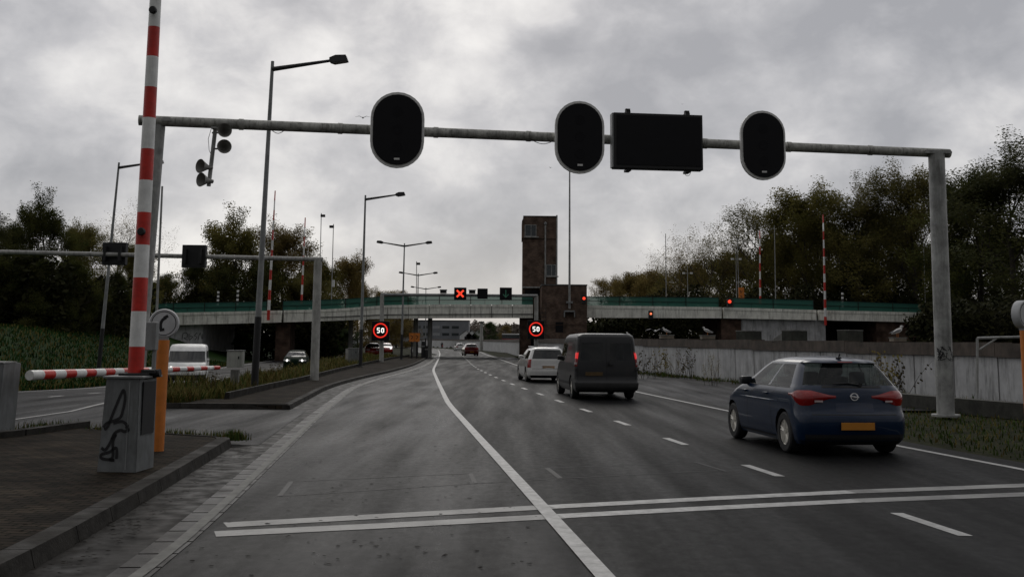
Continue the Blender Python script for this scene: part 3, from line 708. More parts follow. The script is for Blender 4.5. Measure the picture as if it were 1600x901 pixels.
# ------------------------------------------------------------------ poles helper
def gpos(u, v):
    p = G(u, v); return Vector((p.x, p.y, max(zf(p.x, p.y) if p.x < -8 else 0, -.5)))
def lamp_post(name, label, u, v, utop, vtop, arms, group='street lamps along the carriageways', r=.11, sleeve=True, Y=None, reach=2.0, z0=0.):
    p = gpos(u, v) if Y is None else Vector((A(u, v, Y).x, Y, z0)); top = A(utop, vtop, p.y)
    T = thing(name, label, 'street lamp', p, group=group); hgt = top.z - p.z; dx = top.x - p.x
    at = lambda t: (dx * t, 0, hgt * t)
    b = MB(); b.tube([at(.22 if sleeve else 0), at(.6), at(1)], [r * .93, r * .72, r * .5], 12); b.build('pole', GREYP, T, True)
    if sleeve: b = MB(); b.tube([at(0), at(.22)], [r * 1.1, r], 12); b.lathe([(r * 1.5, 0), (r * 1.5, .12), (r * 1.1, .16)], 12); b.build('black_sleeve', BLACK, T, True)
    for s in arms:
        b = MB(); a0 = Vector(at(.975)); a1 = a0 + Vector((s * reach, 0, .32)); b.tube([a0, a1], [.085, .05], 8); b.build('arm', mat('dark_arm', (.035, .035, .037), .5), T, True)
        b = MB(); h0 = a1 - Vector((s * .05, 0, 0))
        b.prism([(h0.x, h0.z - .06), (h0.x + s * .12, h0.z - .1), (h0.x + s * .62, h0.z - .02), (h0.x + s * .55, h0.z + .17), (h0.x + s * .2, h0.z + .16), (h0.x, h0.z + .07)], -.16, .16)
        h_ = b.build('lamp_head', mat('dark_lamp', (.03, .03, .032), .45), T)
        b = MB(); b.prism([(h0.x + s * .14, h0.z - .12), (h0.x + s * .58, h0.z - .045), (h0.x + s * .58, h0.z - .02), (h0.x + s * .14, h0.z - .09)], -.13, .13); b.build('lens', mat('lamp_lens', (.2, .2, .2), .2), h_)
    return T
lamp_post('street_lamp', 'tallest single-arm lamp post with a black lower section, on the far island', 397, 612, 426, 96, (1,))
lamp_post('street_lamp', 'single-arm lamp post partly hidden by the raised red and white barrier at the left', 153, 588, 186, 254, (1,))
lamp_post('street_lamp', 'single-arm lamp post beside the grey cabinet and the lit speed sign on the island', 563, 575, 571, 305, (1,))
lamp_post('twin_arm_lamp', 'two-armed lamp post on the island, largest of the twin lamps', 627, 562, 632, 380, (-1, 1), Y=97)
lamp_post('twin_arm_lamp', 'two-armed lamp post beyond the bridge, middle-sized of the twin lamps', 652, 545, 653.5, 427, (-1, 1), Y=139)
lamp_post('twin_arm_lamp', 'farthest two-armed lamp post, its head just above the bridge railing', 665, 540, 665.5, 449, (-1, 1), Y=178)
def camera_mast(label, u, v, utop, vtop, Y, r=.06, headl=1, z0=0., nm='camera_mast', cat='mast', box=None, group='thin camera masts on and beyond the bridge'):
    p = Vector((A(u, v, Y).x, Y, z0)); top = A(utop, vtop, Y); T = thing(nm, label, cat, p, group=group); hg = top.z - z0; dx = top.x - p.x
    b = MB(); b.tube([(0, 0, 0), (dx, 0, hg)], [r, r * .7], 8); b.build('pole', GALV, T)
    if headl: b = MB(); b.box(dx - .05, dx + .45 * headl, -.18, .18, hg - .3, hg - .02) if headl > 0 else b.box(dx - .45, dx + .05, -.18, .18, hg - .3, hg - .02); b.tube([(dx, 0, hg - .3), (dx, 0, hg + .15)], .05, 6); b.build('camera', BLACK, T)
    if box: b = MB(); b.box(dx * .3, dx * .3 + .3, -.1, .12, hg * box, hg * box + .8); b.build('control_box', WPAINT, T)
    return T
ZB = bz(decktop, ux(510))
camera_mast('thin camera mast behind the lower gantry post, camera facing right', 499, 470, 502, 335, 124, z0=ZB)
camera_mast('thin camera mast with a white box, standing by dotted sign above the railing', 518, 470, 521, 352, 124, headl=-1, z0=ZB, box=.28)
camera_mast('thin mast with a small camera behind the middle twin-armed lamp', 650, 545, 651, 410, 136, headl=1)
camera_mast('bare grey mast rising behind the railing, tallest right of the warning board', 1212, 480, 1210, 352, 124, headl=0, z0=ZB + .1)
camera_mast('thin mast directly behind the orange warning board on the bridge', 1155, 480, 1152, 372, 125, headl=0, z0=ZB + .1, r=.05)
camera_mast('mast with twin floodlights beside the red signal on the bridge', 1151, 480, 1150, 391, 122, headl=0, z0=ZB + .1, r=.05)
camera_mast('short mast with twin floodlights above the middle of the right span', 1075, 480, 1074, 415, 124, headl=0, z0=ZB + .1, r=.05)
camera_mast('dark bare pole in front of the leafless tree, right of the tower', 1041, 470, 1040, 365, 128, headl=0, z0=ZB, r=.06)
camera_mast('thin bare lamp pole beside the right gantry post behind the wall', 1446, 480, 1443, 379, 128, headl=0, z0=ZB, r=.06)
camera_mast('slender grey pole standing just right of the nearest raised barrier', 240, 600, 253.5, 291, 36, headl=0, z0=0, r=.05)
for u, vv, Y in ((1150, 405, 122), (1074, 427, 124)):
    p = A(u, vv, Y); T = thing('floodlight_bar', 'pair of small white floodlights on a crossbar, ' + ('on the mast by the red signal' if u > 1100 else 'on the short mast over the right span'), 'floodlight', p, group='floodlights above the bridge')
    b = MB(); b.box(-.55, .55, -.12, -.07, -.03, .03); b.build('crossbar', GALV, T)
    for s in (-1, 1): b = MB(); b.box(s * .45 - .14, s * .45 + .14, -.25, -.08, -.08, .12); b.build('lamp', WPAINT, T)
def striped_pole(label, pts, r0, r1, n, name='raised_barrier', cat='barrier', start=0, group='raised barrier arms at the bridge', lamp=True, caps=None):
    """red/white striped bar through two points"""
    a, c = Vector(pts[0]), Vector(pts[1]); T = thing(name, label, cat, a, group=group); d = c - a
    wb = MB()
    for i in range(n):
        t0, t1 = i / n, (i + 1) / n; wb.cyl(d * t0, d * t1, r0 + (r1 - r0) * t0, r0 + (r1 - r0) * t1, 12, i in (0, n - 1), mi=(i + start) % 2)
    wb.build('arm', [RED, WHITE], T, True, merge=True)
    return T, d
for lab, u0, v0, u1, v1, Y, n, r in (('tall raised red and white barrier arm left of the lower gantry post', 419, 500, 430, 298, 117.2, 13, .17), ('thinner raised red and white arm between the big lamp and lower gantry post', 471, 475, 477, 340, 124, 9, .13),
                                  ('raised red and white arm in front of the trees on the far right span', 1290, 508, 1286, 335, 117.2, 13, .15), ('slim raised red and white arm behind the right span by the bare mast', 1188, 475, 1187, 360, 126, 9, .12)):
    striped_pole(lab, (A(u0, v0, Y), A(u1, v1, Y)), r, .06, n)
for u, v0, v1, lab in ((340, 475, 455, 'left of the two small striped posts behind the left railing'), (370.5, 475, 453, 'right of the two small striped posts behind the left railing'), (1317, 478, 457, 'small black and white striped post on the right end of the bridge')):
    a, c = A(u, v0 + 5, 124), A(u, v1, 124); T = thing('striped_post', lab, 'post', a, group='black and white striped posts on the bridge'); wb, kb = MB(), MB(); n = 8
    for i in range(n): wb.cyl((0, 0, (c.z - a.z) * i / n), (0, 0, (c.z - a.z) * (i + 1) / n), .13, n=8, cap=i in (0, n - 1), mi=i % 2)
    wb.build('shaft', [BLACK, WHITE], T, merge=True)
def signal(label, u, v, Y, m=LREDX, size=.17, board=True, group='red signals on the bridge'):
    p = A(u, v, Y); T = thing('signal_light', label, 'signal', p, group=group)
    b = MB(); b.box(-.25, .25, 0, .3, -.6, .35, bev=.05); b.build('housing', BLACK, T)
    b = MB(); b.lathe([(size, -.02), (size * .8, -.07), (0, -.09)], 16, 'Y'); b.build('lens', m, T, True)
signal('red signal lit beside the pier house on the left end of the right span', 912.5, 466, 115.6)
signal('red signal with black board standing on the bridge by the orange board', 1140, 471, 117.3, size=.2)
signal('small orange-red light fixed under the railing on the face of the right span', 1017, 490, 117.3, LAMBER, .13)
T = thing('warning_board', 'orange warning board fixed high on a mast behind the bridge railing', 'sign', A(1158, 457, 123.5)); b = MB(); b.box(-.3, .35, -.04, .04, -.8, .6); b.build('board', ORANGE, T); b = MB(); ribbon(b, [(-.12, .3), (-.02, -.1), (.12, .2)], .09, -.045); ribbon(b, [(-.1, -.35), (.12, -.5)], .09, -.045); b.build('dark_symbol', BLACK, T)
# ------------------------------------------------------------------ big portal in front
bl, br_ = A(217, 188, 22.3), A(1483, 240, 25.9)
PL, PR = Vector((-7.42, 22.45, 0)), gpos(1478, 650)
PT = thing('signal_portal', 'big round-pipe steel portal spanning the road, wide grey post at each end', 'gantry', (0, 0, 0))
topL, topR = A(247, 190, 22.45), A(1463, 240, PR.y)
def lean_post(name, base, top, r, m, par):
    b = MB(); b.cyl(base, top, r, r * .94, 28); b.cyl(Vector(base), Vector(base) + Vector((0, 0, .05)), r * 1.6, n=28); b.build(name, m, par, True)
lean_post('post', (topL.x - .18, 22.45, 0), (topL.x, 22.45, topL.z + .02), .17, GALV, PT)
lean_post('post', PR, (topR.x, topR.y, topR.z + .02), .205, GALV, PT)
b = MB(); n = 9
for i in range(n):
    a, c = bl.lerp(br_, i / n), bl.lerp(br_, (i + 1) / n); b.cyl(a, c, .112, n=20)
    if 0 < i: dd = (br_ - bl).normalized(); b.cyl(a - dd * .05, a + dd * .05, .125, n=20)
b.build('beam', GALV_L, PT, True)
for q in (topL, topR):
    b = MB(); b.box(q.x - .32, q.x + .32, q.y - .17, q.y + .17, q.z - .02, q.z + .03); b.box(q.x - .30, q.x + .3, q.y - .15, q.y + .15, q.z + .03, q.z + .07)
    b.build('saddle_plate', GALV, PT)
b = MB()
for k, (z0, z1) in enumerate(((0, .0),)):
    pts = []
    rnd = random.Random(5)
    for j in range(34): an = R(-150 + rnd.uniform(0, 120)); pts.append((PR.x + math.cos(an) * .212, PR.y + math.sin(an) * .212, 1.30 + .36 * rnd.random()))
    b.tube(pts, .008, 4)
b.build('dark_wrapping', BLACK, PT)
def bm_at(u): 
    best = min((abs((A(u, 200, (bl.lerp(br_, t / 400)).y).x) - bl.lerp(br_, t / 400).x), t) for t in range(401)); return bl.lerp(br_, best[1] / 400)
yaw = math.atan2(br_.y - bl.y, br_.x - bl.x)
def stadium(w, h, n=14, cx=0, cz=0):
    r = w / 2; s = h / 2 - r; o = []
    for i in range(n + 1): a = math.pi * i / n; o.append((cx + r * math.cos(a), cz + s + r * math.sin(a)))
    for i in range(n + 1): a = math.pi + math.pi * i / n; o.append((cx + r * math.cos(a), cz - s + r * math.sin(a)))
    return o
for u, v0, v1, u0, u1, lab in ((621, 144, 262, 579, 663, 'largest unlit oval signal head with a pale rim, left of centre on the portal beam'), (906, 158, 271, 867, 945, 'unlit oval signal head with a pale rim, directly left of the black matrix board'), (1192, 173, 281, 1156, 1228, 'unlit oval signal head with a pale rim, directly right of the black matrix board')):
    p = bm_at(u) - Vector((0, .32, 0)); a, c = A(u, v0, p.y), A(u, v1, p.y); e0, e1 = A(u0, 200, p.y), A(u1, 200, p.y); w_, h_ = (e1.x - e0.x), a.z - c.z
    T = thing('oval_signal_head', lab, 'traffic light', ((e0.x + e1.x) / 2, p.y, (a.z + c.z) / 2), yaw * .6, 'oval signal heads on the portal')
    b = MB(); b.prism(stadium(w_, h_), 0, .09); b.build('pale_rim', RIMG, T)
    b = MB(); b.prism(stadium(w_ * .905, h_ * .93), -.03, -.002); bd = b.build('backboard', BLK_G, T)
    for k in (.26, 0, -.26):
        b = MB(); b.lathe([(.12, -.0305), (.118, -.034), (0, -.033)], 24, 'Y', c=(0, 0, k * h_ * .9)); b.build('lens', mat('dark_lens', (.006, .006, .008), .6, spec=.2), T, True)
    b = MB(); b.box(-.06, .06, -.036, -.031, -h_ * .40, -h_ * .375); b.build('maker_strip', RIMG, T)
    b = MB(); b.box(-.06, .06, .09, .25, -.12, .12); b.build('bracket', GREYP, T)
p = bm_at(1028) - Vector((0, .42, 0)); a, c = A(957, 176, p.y), A(1100, 267, p.y)
T = thing('matrix_board', 'black rectangular blank message board with clamps, between two oval signals on the portal', 'signboard', ((a.x + c.x) / 2, p.y, (a.z + c.z) / 2), yaw * .6)
w_, h_ = c.x - a.x, A(1028, 179, p.y).z - A(1028, 265, p.y).z
b = MB(); b.box(-w_ / 2, w_ / 2, -.05, .22, -h_ / 2, h_ / 2, bev=.012); b.build('casing', BLACK, T)
b = MB(); b.box(-w_ / 2 + .07, w_ / 2 - .05, -.065, -.052, -h_ / 2 + .08, h_ / 2 - .06); b.build('display', BLK_G, T)
b = MB(); b.box(-w_ / 2 - .035, -w_ / 2 - .002, -.04, .2, -h_ / 2 + .02, h_ / 2 - .01); b.build('side_panel', GREYP, T)
for s in (-.33, .34):
    b = MB(); b.box(s * w_ - .05, s * w_ + .05, .0, .3, h_ / 2, h_ / 2 + .06); b.cyl((s * w_ - .02, .1, h_ / 2 + .1), (s * w_ + .06, .1, h_ / 2 + .1), .03); b.box(s * w_ - .05, s * w_ - .02, .05, .15, h_ / 2, h_ / 2 + .12); b.build('clamp', BLACK, T)
    b = MB(); b.box(s * w_ - .05, s * w_ + .06, .0, .3, -h_ / 2 - .05, -h_ / 2); b.build('lower_clamp', BLACK, T)
b = MB(); b.tube([(.34 * w_ + .07 * math.cos(t), .1, -h_ / 2 - .04 + .08 * math.sin(t)) for t in [math.pi + math.pi * i / 10 for i in range(11)]], .006, 5); b.build('cable_loop', BLACK, T)
# cables hanging from the beam
for u, ln in ((436, .28), (850, .45)):
    p = bm_at(u); T = thing('loose_cable', 'thin cable loop hanging under the portal beam ' + ('by the big lamp post' if u < 500 else 'left of the middle oval signal'), 'cable', p, group='loose cables under the beam')
    b = MB(); b.tube([(-ln / 2 + ln * i / 8, -.02, -.1 - .07 * math.sin(math.pi * i / 8)) for i in range(9)], .008, 5); b.build('loop', BLACK, T)
# horn loudspeakers
p0 = bm_at(334); pb = A(326, 291, p0.y)
T = thing('horn_speaker_cluster', 'four grey horn loudspeakers on a short pole under the portal beam', 'loudspeaker', p0)
dxp, dzp = pb.x - p0.x, pb.z - p0.z
b = MB(); b.tube([(.06, 0, -.08), (dxp, 0, dzp)], [.045, .045], 10); b.box(-.0, .12, -.14, .14, -.14, -.1); b.build('hanging_pole', GALV, T, True)
for uu, vv, s in ((348, 207, 1), (347.5, 232, 1), (330, 262, -1), (331, 283, -1)):
    q = A(uu, vv, p0.y - .05) - p0; b = MB(); b.lathe([(.0, -.02 * 0), (.045, .0), (.05, .1), (.075, .16), (.15, .30), (.155, .31), (.14, .30), (.06, .14), (0, .1)], 20, 'Y')
    o = b.build('horn', mat('horn_grey', (.19, .185, .17), .5, var=.2, dirt=.4), T, True); o.location = (q.x, 0, q.z); o.rotation_euler = (0, 0, R(180 + (20 if s > 0 else -36)))
    b = MB(); b.tube([(dxp * vv / 600, 0, q.z), (q.x, 0, q.z)], .02, 6); b.build('bracket', GALV, T)
b = MB(); b.tube([(-.02, -.02, -.1), (-.08, -.02, -.35), (-.05, -.02, -.6), (.0, -.02, -.7)], .006, 5); b.build('cable', BLACK, T)
# ------------------------------------------------------------------ nearest raised barrier and its cabinet
CP = Vector((-4.575, 12.95, 0))
CB = thing('barrier_cabinet', 'tall grey steel barrier cabinet with black spray-painted scrawl on its front', 'cabinet', CP, R(-3))
b = MB(); b.hexa([(-.29, -.24, .1), (.23, -.24, .1), (.23, .3, .1), (-.29, .3, .1), (-.235, -.24, 1.245), (.21, -.24, 1.245), (.21, .3, 1.245), (-.235, .3, 1.245)])
bmesh.ops.bevel(b.b, geom=b.b.edges[:], offset=.008, segments=2, affect='EDGES'); b.build('housing', CABI, CB)
b = MB(); b.box(-.27, .27, -.275, .34, 1.246, 1.272, bev=.006); b.build('lid', GREYP, CB)
b = MB(); b.box(.225, .238, -.15, .22, .55, 1.20); b.build('side_slot', BLACK, CB)
b = MB(); b.box(.08, .095, -.2455, -.2405, .14, 1.2); b.build('door_edge', GREYP, CB)
b = MB()
S1 = [(-.235, .62), (-.19, .66), (-.13, .82), (-.03, 1.07), (.0, 1.09), (.02, 1.0), (.0, .86), (-.04, .76), (-.2, .70), (-.25, .645)]
S2 = [(-.12, .70), (0.0, .72), (.07, .67), (.06, .65), (.09, .62), (.04, .60), (-.02, .615), (-.09, .58), (-.13, .50)]
S3 = [(-.26, .40), (-.2, .38), (-.12, .51), (-.08, .56), (-.11, .47), (-.10, .30), (-.14, .26), (-.08, .255), (-.24, .27), (-.25, .32), (-.15, .35), (-.06, .40), (-.05, .27)]
for S in (S1, S2, S3): ribbon(b, [(x + .015, z) for x, z in smooth_pts(S, 6)], .036, -.2455)
b.build('sprayed_scrawl', BLACK, CB)
CB.scale = (.9, 1, .955)
b = MB(); b.box(-.36, .36, -.32, .38, .02, .1); b.build('plinth', mat('plinth', (.03, .028, .026), .8), CB)
AR = A(212, 582, 13.0); AT = A(243, 0, 13.0); dd = (AT - AR)
full = AR + dd * 1.32
T = thing('raised_barrier', 'nearest thick red and white barrier arm, pointing up from the grey cabinet', 'barrier', AR)
vs = [580, 541, 488, 437, 387, 337, 287, 238, 189, 140, 91, 43, -6, -55, -104]; rb, wb = MB(), MB()
pr = None
for i, v_ in enumerate(vs[:-1]):
    t0, t1 = (580 - v_) / 582 / 1.0, (580 - vs[i + 1]) / 582 / 1.0; q0, q1 = dd * t0, dd * t1; r0, r1 = .093 - .022 * t0, .093 - .022 * t1
    wb.cyl(q0, q1, r0, r1, 28, i in (0, len(vs) - 2), mi=i % 2)
wb.build('arm', [RED, WHITE], T, True, merge=True)
for u, v_ in ((240, 17), (222, 362)):
    q = A(u, v_, 12.9) - AR; b = MB(); b.lathe([(.045, .0), (.05, -.04), (.04, -.06), (0, -.062)], 16, 'Y', c=q); b.build('warning_lamp', BLACK, T, True)
b = MB(); b.box(-.16, .2, -.14, .14, -.07, .0, bev=.01); b.cyl((-.12, 0, -.04), (.3, 0, .0), .05); b.box(.1, .26, -.1, .1, .0, .04); b.build('pivot_head', BLACK, T)
# lowered barrier across the turning gap
CL = Vector((-8.85, 17.9, 0))
T = thing('barrier_cabinet', 'squat grey barrier cabinet at the left edge carrying the lowered arm', 'cabinet', CL, R(-2))
b = MB(); b.hexa([(-.75, -.25, .03), (.46, -.25, .03), (.46, .35, .03), (-.75, .35, .03), (-.72, -.25, 1.24), (.50, -.25, 1.24), (.50, .35, 1.24), (-.72, .35, 1.24)]); bmesh.ops.bevel(b.b, geom=b.b.edges[:], offset=.012, segments=2, affect='EDGES'); b.build('housing', CABI, T)
b = MB(); b.box(.2, .5, -.27, .2, 1.241, 1.265); b.build('lid', GALV, T); b = MB(); b.box(-.72, .05, -.256, -.251, .95, 1.1); b.build('side_slot', BLACK, T)
a0 = A(46, 586, 17.9); a1 = A(342, 574, 24.4)
TL, d_ = striped_pole('lowered red and white barrier arm reaching across the turning gap', (a0, a1), .085, .045, 22, 'lowered_barrier', start=1, group=None)
b = MB(); dn = d_.normalized(); b.cyl(d_ * .23 + Vector((0, -.06, 0)), d_ * .23 + Vector((0, -.12, 0)), .05); b.build('warning_lamp', BLACK, TL)
# ------------------------------------------------------------------ emergency phone pillars
def phone(label, base, zt, rdisc, rz, lean=0.):
    T = thing('emergency_phone', label, 'telephone pillar', base, rz, 'orange emergency phone pillars')
    b = MB(); b.tube([(0, 0, 0), (lean, 0, zt)], [.088, .088], 20); b.build('orange_column', ORANGE, T, True)
    cz = zt + rdisc + .03
    b = MB(); b.box(lean - .07, lean + .07, -.05, .07, zt, zt + .06); b.build('neck', GREYP, T)
    b = MB(); b.lathe([(rdisc, .09), (rdisc, -.03), (rdisc * .94, -.05), (rdisc * .90, -.042), (0, -.042)], 40, 'Y', c=(lean, 0, cz)); b.lathe([(rdisc, .09), (rdisc * .8, .11), (0, .11)], 40, 'Y', c=(lean, 0, cz)); dsc = b.build('sign_drum', mat('sign_grey', (.52, .53, .54), .5, var=.1, dirt=.25), T, True)
    b = MB(); n = 40
    for i in range(n):
        q = []
        for (rr_, k) in ((rdisc * .78, i), (rdisc * .78, i + 1), (rdisc * .83, i + 1), (rdisc * .83, i)): a = 2 * math.pi * k / n; q.append(b.v((lean + rr_ * math.cos(a), -.0445, cz + rr_ * math.sin(a))))
        b.f(q)
    b.build('ring', BLACK, dsc)
    b = MB(); k = rdisc
    ribbon(b, [(lean + x * k, cz + z * k) for x, z in smooth_pts([(.14, .40), (-.10, .22), (-.2, -.05), (-.18, -.38)], 6)], k * .2, -.045)
    for (x, z, an) in ((.12, .44, 30), (-.10, -.44, 10)):
        c_, s_ = math.cos(R(an)), math.sin(R(an)); q = [b.v((lean + (x + px * c_ - pz * s_) * k, -.0455, cz + (z + px * s_ + pz * c_) * k)) for px, pz in ((-.16, -.1), (.16, -.1), (.16, .1), (-.16, .1))]; b.f(q)
    b.build('handset_symbol', BLACK, dsc)
pb_ = gpos(245, 716); zt_ = A(256, 531, pb_.y).z
phone('orange emergency phone pillar with a round grey handset sign, right of the graffitied cabinet', pb_, zt_, .205, R(13), A(255, 531, pb_.y).x - pb_.x)
p2 = Vector((A(1612, 690, 17.8).x, 17.8, 0)); phone('orange emergency phone pillar cut by the right edge of the view', p2, A(1604, 516, 17.8).z, .235, R(32))
# small box on the portal post
q = A(229, 533, 14.6); T = thing('junction_box', 'small grey junction box on a thin pole behind the raised barrier', 'box', (q.x, 14.6, 0))
b = MB(); b.box(-.04, .14, -.05, .08, q.z - .12, q.z + .26, bev=.01); b.build('box_body', GREYP, T); b = MB(); b.tube([(.11, .02, 0), (.11, .02, q.z - .12)], .03, 8); b.build('pole', GREYP, T)
# ------------------------------------------------------------------ lower portal over the opposite carriageway
qb = gpos(491, 597); tp = A(497, 404, qb.y)
T = thing('lower_portal', 'pale pipe portal over the opposite carriageway, its post standing on the far island', 'gantry')
lean_post('post', qb, (tp.x, qb.y, tp.z), .175, POSTC, T)
a, c = tp, A(-60, 391, qb.y - 1.0); b = MB(); b.tube([Vector(a).lerp(Vector(c), i / 6) + Vector((.2 if i == 0 else 0, 0, -.03)) for i in range(7)], .09, 14); b.build('beam', mat('pale_beam', (.36, .36, .34), .6, var=.2, scale=4, dirt=.7, tscale=6), T, True)
for u, lab in ((176, 'black back of a lane signal on the lower beam, partly behind the raised barrier'), (301, 'black back of a lane signal on the lower beam, right of the raised barrier')):
    q = A(u, 396 if u < 200 else 400, qb.y - .6); T = thing('lane_signal', lab, 'lane signal', q, group='lane signals on the lower portal')
    b = MB(); b.box(-.48, .48, .12, .4, -.45, .47, bev=.02); b.build('casing', BLACK, T); b = MB(); b.box(-.35, -.25, -.1, .12, -.3, .3); b.box(.25, .35, -.1, .12, -.3, .3); b.build('clamp', BLACK, T)
# ------------------------------------------------------------------ distant gantry with lane signals
gb = gpos(596, 567); gt = A(597, 460, gb.y); gr = Vector((A(838, 505, gb.y + 4).x, gb.y + 4, 0)); gtr = A(838, 462, gr.y)
T = thing('lane_signal_gantry', 'slim gantry before the bridge carrying three square lane signals', 'gantry')
lean_post('post', gb, gt, .17, POSTC, T); lean_post('post', gr, gtr, .17, POSTC, T)
b = MB(); b.tube([gt + Vector((-.1, 0, 0)), gtr + Vector((.1, 0, 0))], .12, 10); b.build('beam', GREYP, T, True)
def on_g(u):
    t = (u - 597) / (838 - 597); return gt.lerp(gtr, t)
for u, v0, s_, lab, kind_ in ((716.5, 458.5, 19, 'square lane signal showing a red cross on the slim gantry', 'x'), (751.5, 458.5, 16, 'square lane signal, blank and dark, between the cross and the arrow', ''), (788.5, 458.5, 19, 'square lane signal showing a dim green down arrow on the slim gantry', 'a')):
    q = on_g(u); q.z = A(u, v0, q.y - .3).z; h_ = s_ * q.y / F_ / 2
    T = thing('lane_signal', lab, 'lane signal', (q.x, q.y - .32, q.z), group='lane signals on the slim gantry'); b = MB(); b.box(-h_, h_, 0, .25, -h_, h_, bev=.03); b.build('casing', BLK_G, T)
    if kind_ == 'x':
        b = MB()
        for a in (45, 135, 225, 315):
            c_, s2 = math.cos(R(a)), math.sin(R(a)); ribbon(b, [(c_ * h_ * .08, s2 * h_ * .08), (c_ * h_ * .4, s2 * h_ * .4), (c_ * h_ * .78, s2 * h_ * .78)], h_ * .30, -.01)
        b.build('red_cross', LREDX, T)
    if kind_ == 'a':
        b = MB(); ribbon(b, [(0, h_ * .6), (0, -h_ * .55)], h_ * .14, -.01); ribbon(b, [(-h_ * .45, -.05), (0, -h_ * .62), (h_ * .45, -.05)], h_ * .14, -.012); b.build('green_arrow', LGREEN, T)
for u in (690, 735):
    q = on_g(u); T = thing('gantry_camera', 'small dark camera box on the slim gantry ' + ('left of the red cross' if u < 700 else 'right of the red cross'), 'camera', (q.x, q.y, q.z + .1), group='camera boxes on the slim gantry'); b = MB(); b.box(-.25, .25, -.3, .3, .05, .3); b.build('housing', BLACK, T); b = MB(); b.box(-.3, .3, -.35, .35, .3, .34); b.build('hood', GREYP, T)
def speed50(label, u, v, Y, R_=.62):
    q = A(u, v, Y); T = thing('speed_limit_sign', label, 'speed sign', q, group='lit speed limit signs at the gantry posts')
    b = MB(); b.box(-R_ * 1.15, R_ * 1.15, 0, .22, -R_ * 1.35, R_ * 1.2, bev=.03); b.build('casing', BLK_G, T)
    b = MB(); n = 40
    for rr0, rr1 in ((.80, .97),):
        for i in range(n):
            b.f([b.v((R_ * rr_ * math.cos(2 * math.pi * k / n), -.012, R_ * rr_ * math.sin(2 * math.pi * k / n))) for rr_, k in ((rr0, i), (rr1, i), (rr1, i + 1), (rr0, i + 1))])
    b.build('red_ring', LRED, T)
    b = MB(); s = R_
    five = [(-.10, .30), (-.42, .30), (-.42, .06), (-.18, .06), (-.12, -.08), (-.16, -.26), (-.42, -.28)]
    zero = [(.28, .30), (.14, .22), (.14, -.2), (.28, -.28), (.42, -.2), (.42, .22), (.28, .30)]
    for st_ in (five, zero): ribbon(b, [(x * s, z * s) for x, z in st_], .13 * s, -.012)
    b.build('digits', LWHITE, T)
speed50('lit red-ringed 50 sign on the left gantry post', 594.5, 516, gb.y - .45, .60); speed50('lit red-ringed 50 sign on the right gantry post by the pier house', 837.5, 514, gr.y - .45, .60)
# ------------------------------------------------------------------ small street furniture
def cabinet(label, u, v, w_, h_, d_=.35, m=CABI, group=None, name='control_cabinet', rz=0, foot=.08, lift=0):
    p = gpos(u, v); T = thing(name, label, 'cabinet', p, rz, group)
    if lift: b = MB(); b.box(-w_ * .25, w_ * .25, -.08, .08, 0, lift); b.build('stand', CONC, T)
    b = MB(); b.box(-w_ / 2, w_ / 2, -d_ / 2, d_ / 2, foot + lift, h_, bev=.012); b.build('housing', m, T); b = MB(); b.box(-w_ / 2 - .02, w_ / 2 + .02, -d_ / 2 - .02, d_ / 2 + .02, h_, h_ + .03); b.build('lid', GREYP, T)
    if not lift: b = MB(); b.box(-w_ / 2 + .03, w_ / 2 - .03, -d_ / 2 + .03, d_ / 2 - .03, 0, foot); b.build('plinth', CONC, T)
    b = MB(); b.box(w_ * .22, w_ * .30, -d_ / 2 - .012, -d_ / 2 - .001, h_ * .70 + lift * .2, h_ * .82 + lift * .1); b.build('handle', BLACK, T)
    return T
q = gpos(366, 613); cabinet('pale grey box raised on a concrete stand among the weeds', 366, 613, (378 - 354) * q.y / F_, A(366, 548, q.y).z, .3, mat('pale_cabinet', (.36, .37, .34), .5, var=.12, dirt=.4), lift=.72)
q = gpos(550, 570); cabinet('larger of two grey cabinets left of the speed sign', 552, 570, .7, A(550, 544, q.y).z, group='grey cabinets by the gantry post')
q = gpos(541, 569); cabinet('narrow pale cabinet at the left of the pair by the speed sign', 543, 569, .3, A(541, 545, q.y).z, group='grey cabinets by the gantry post', m=POSTC)
for u, lab in ((643, 'left orange board with a black sign on the island under the bridge'), (651, 'right orange board on the island under the bridge')):
    Y = 106; q = A(u, 556, Y); T = thing('orange_marker', lab, 'sign', (q.x, Y, 0), group='orange markers under the bridge'); zt_ = A(u, 520, Y).z
    b = MB(); b.box(-.27, .27, -.05, .05, zt_ - .85, zt_); b.build('board', ORANGE, T); b = MB(); b.box(-.09, .09, .05, .15, 0, zt_ - .2); b.build('post', BLACK, T); b = MB(); ribbon(b, [(-.12, zt_ - .25), (.1, zt_ - .35), (-.05, zt_ - .6)], .08, -.055); b.build('dark_symbol', BLACK, T)
for u, lab in ((661, 'left black bollard beside the orange boards under the bridge'), (666, 'right dark cabinet-like bollard under the bridge')):
    q = A(u, 552, 109); T = thing('black_bollard', lab, 'bollard', (q.x, 109, 0), group='black bollards under the bridge'); b = MB(); b.cyl((0, 0, 0), (0, 0, 1.75 if u < 665 else 1.3), .2, n=14); b.build('body', BLACK, T, True); b = MB(); b.cyl((0, 0, 1.2 if u < 665 else .9), (0, 0, 1.3 if u < 665 else 1.0), .206, n=14); b.build('band', GREYP, T)
# guard frame by the right phone
T = thing('guard_frame', 'pale metal tube frame with a diagonal brace before the wall at the right edge', 'railing', (0, 0, 0))
Yg = 27.5; b = MB(); f0, f1, f2 = A(1527, 528, Yg), A(1605, 526, Yg), A(1527, 640, Yg); b.tube([f2, f0, f1], .035, 8); b.tube([f1, A(1605, 650, Yg)], .035, 8); b.build('tube_frame', GALV, T, True)
b = MB(); b.tube([A(1530, 546, Yg), A(1558, 528, Yg)], .025, 8); b.build('brace', GALV, T, True)
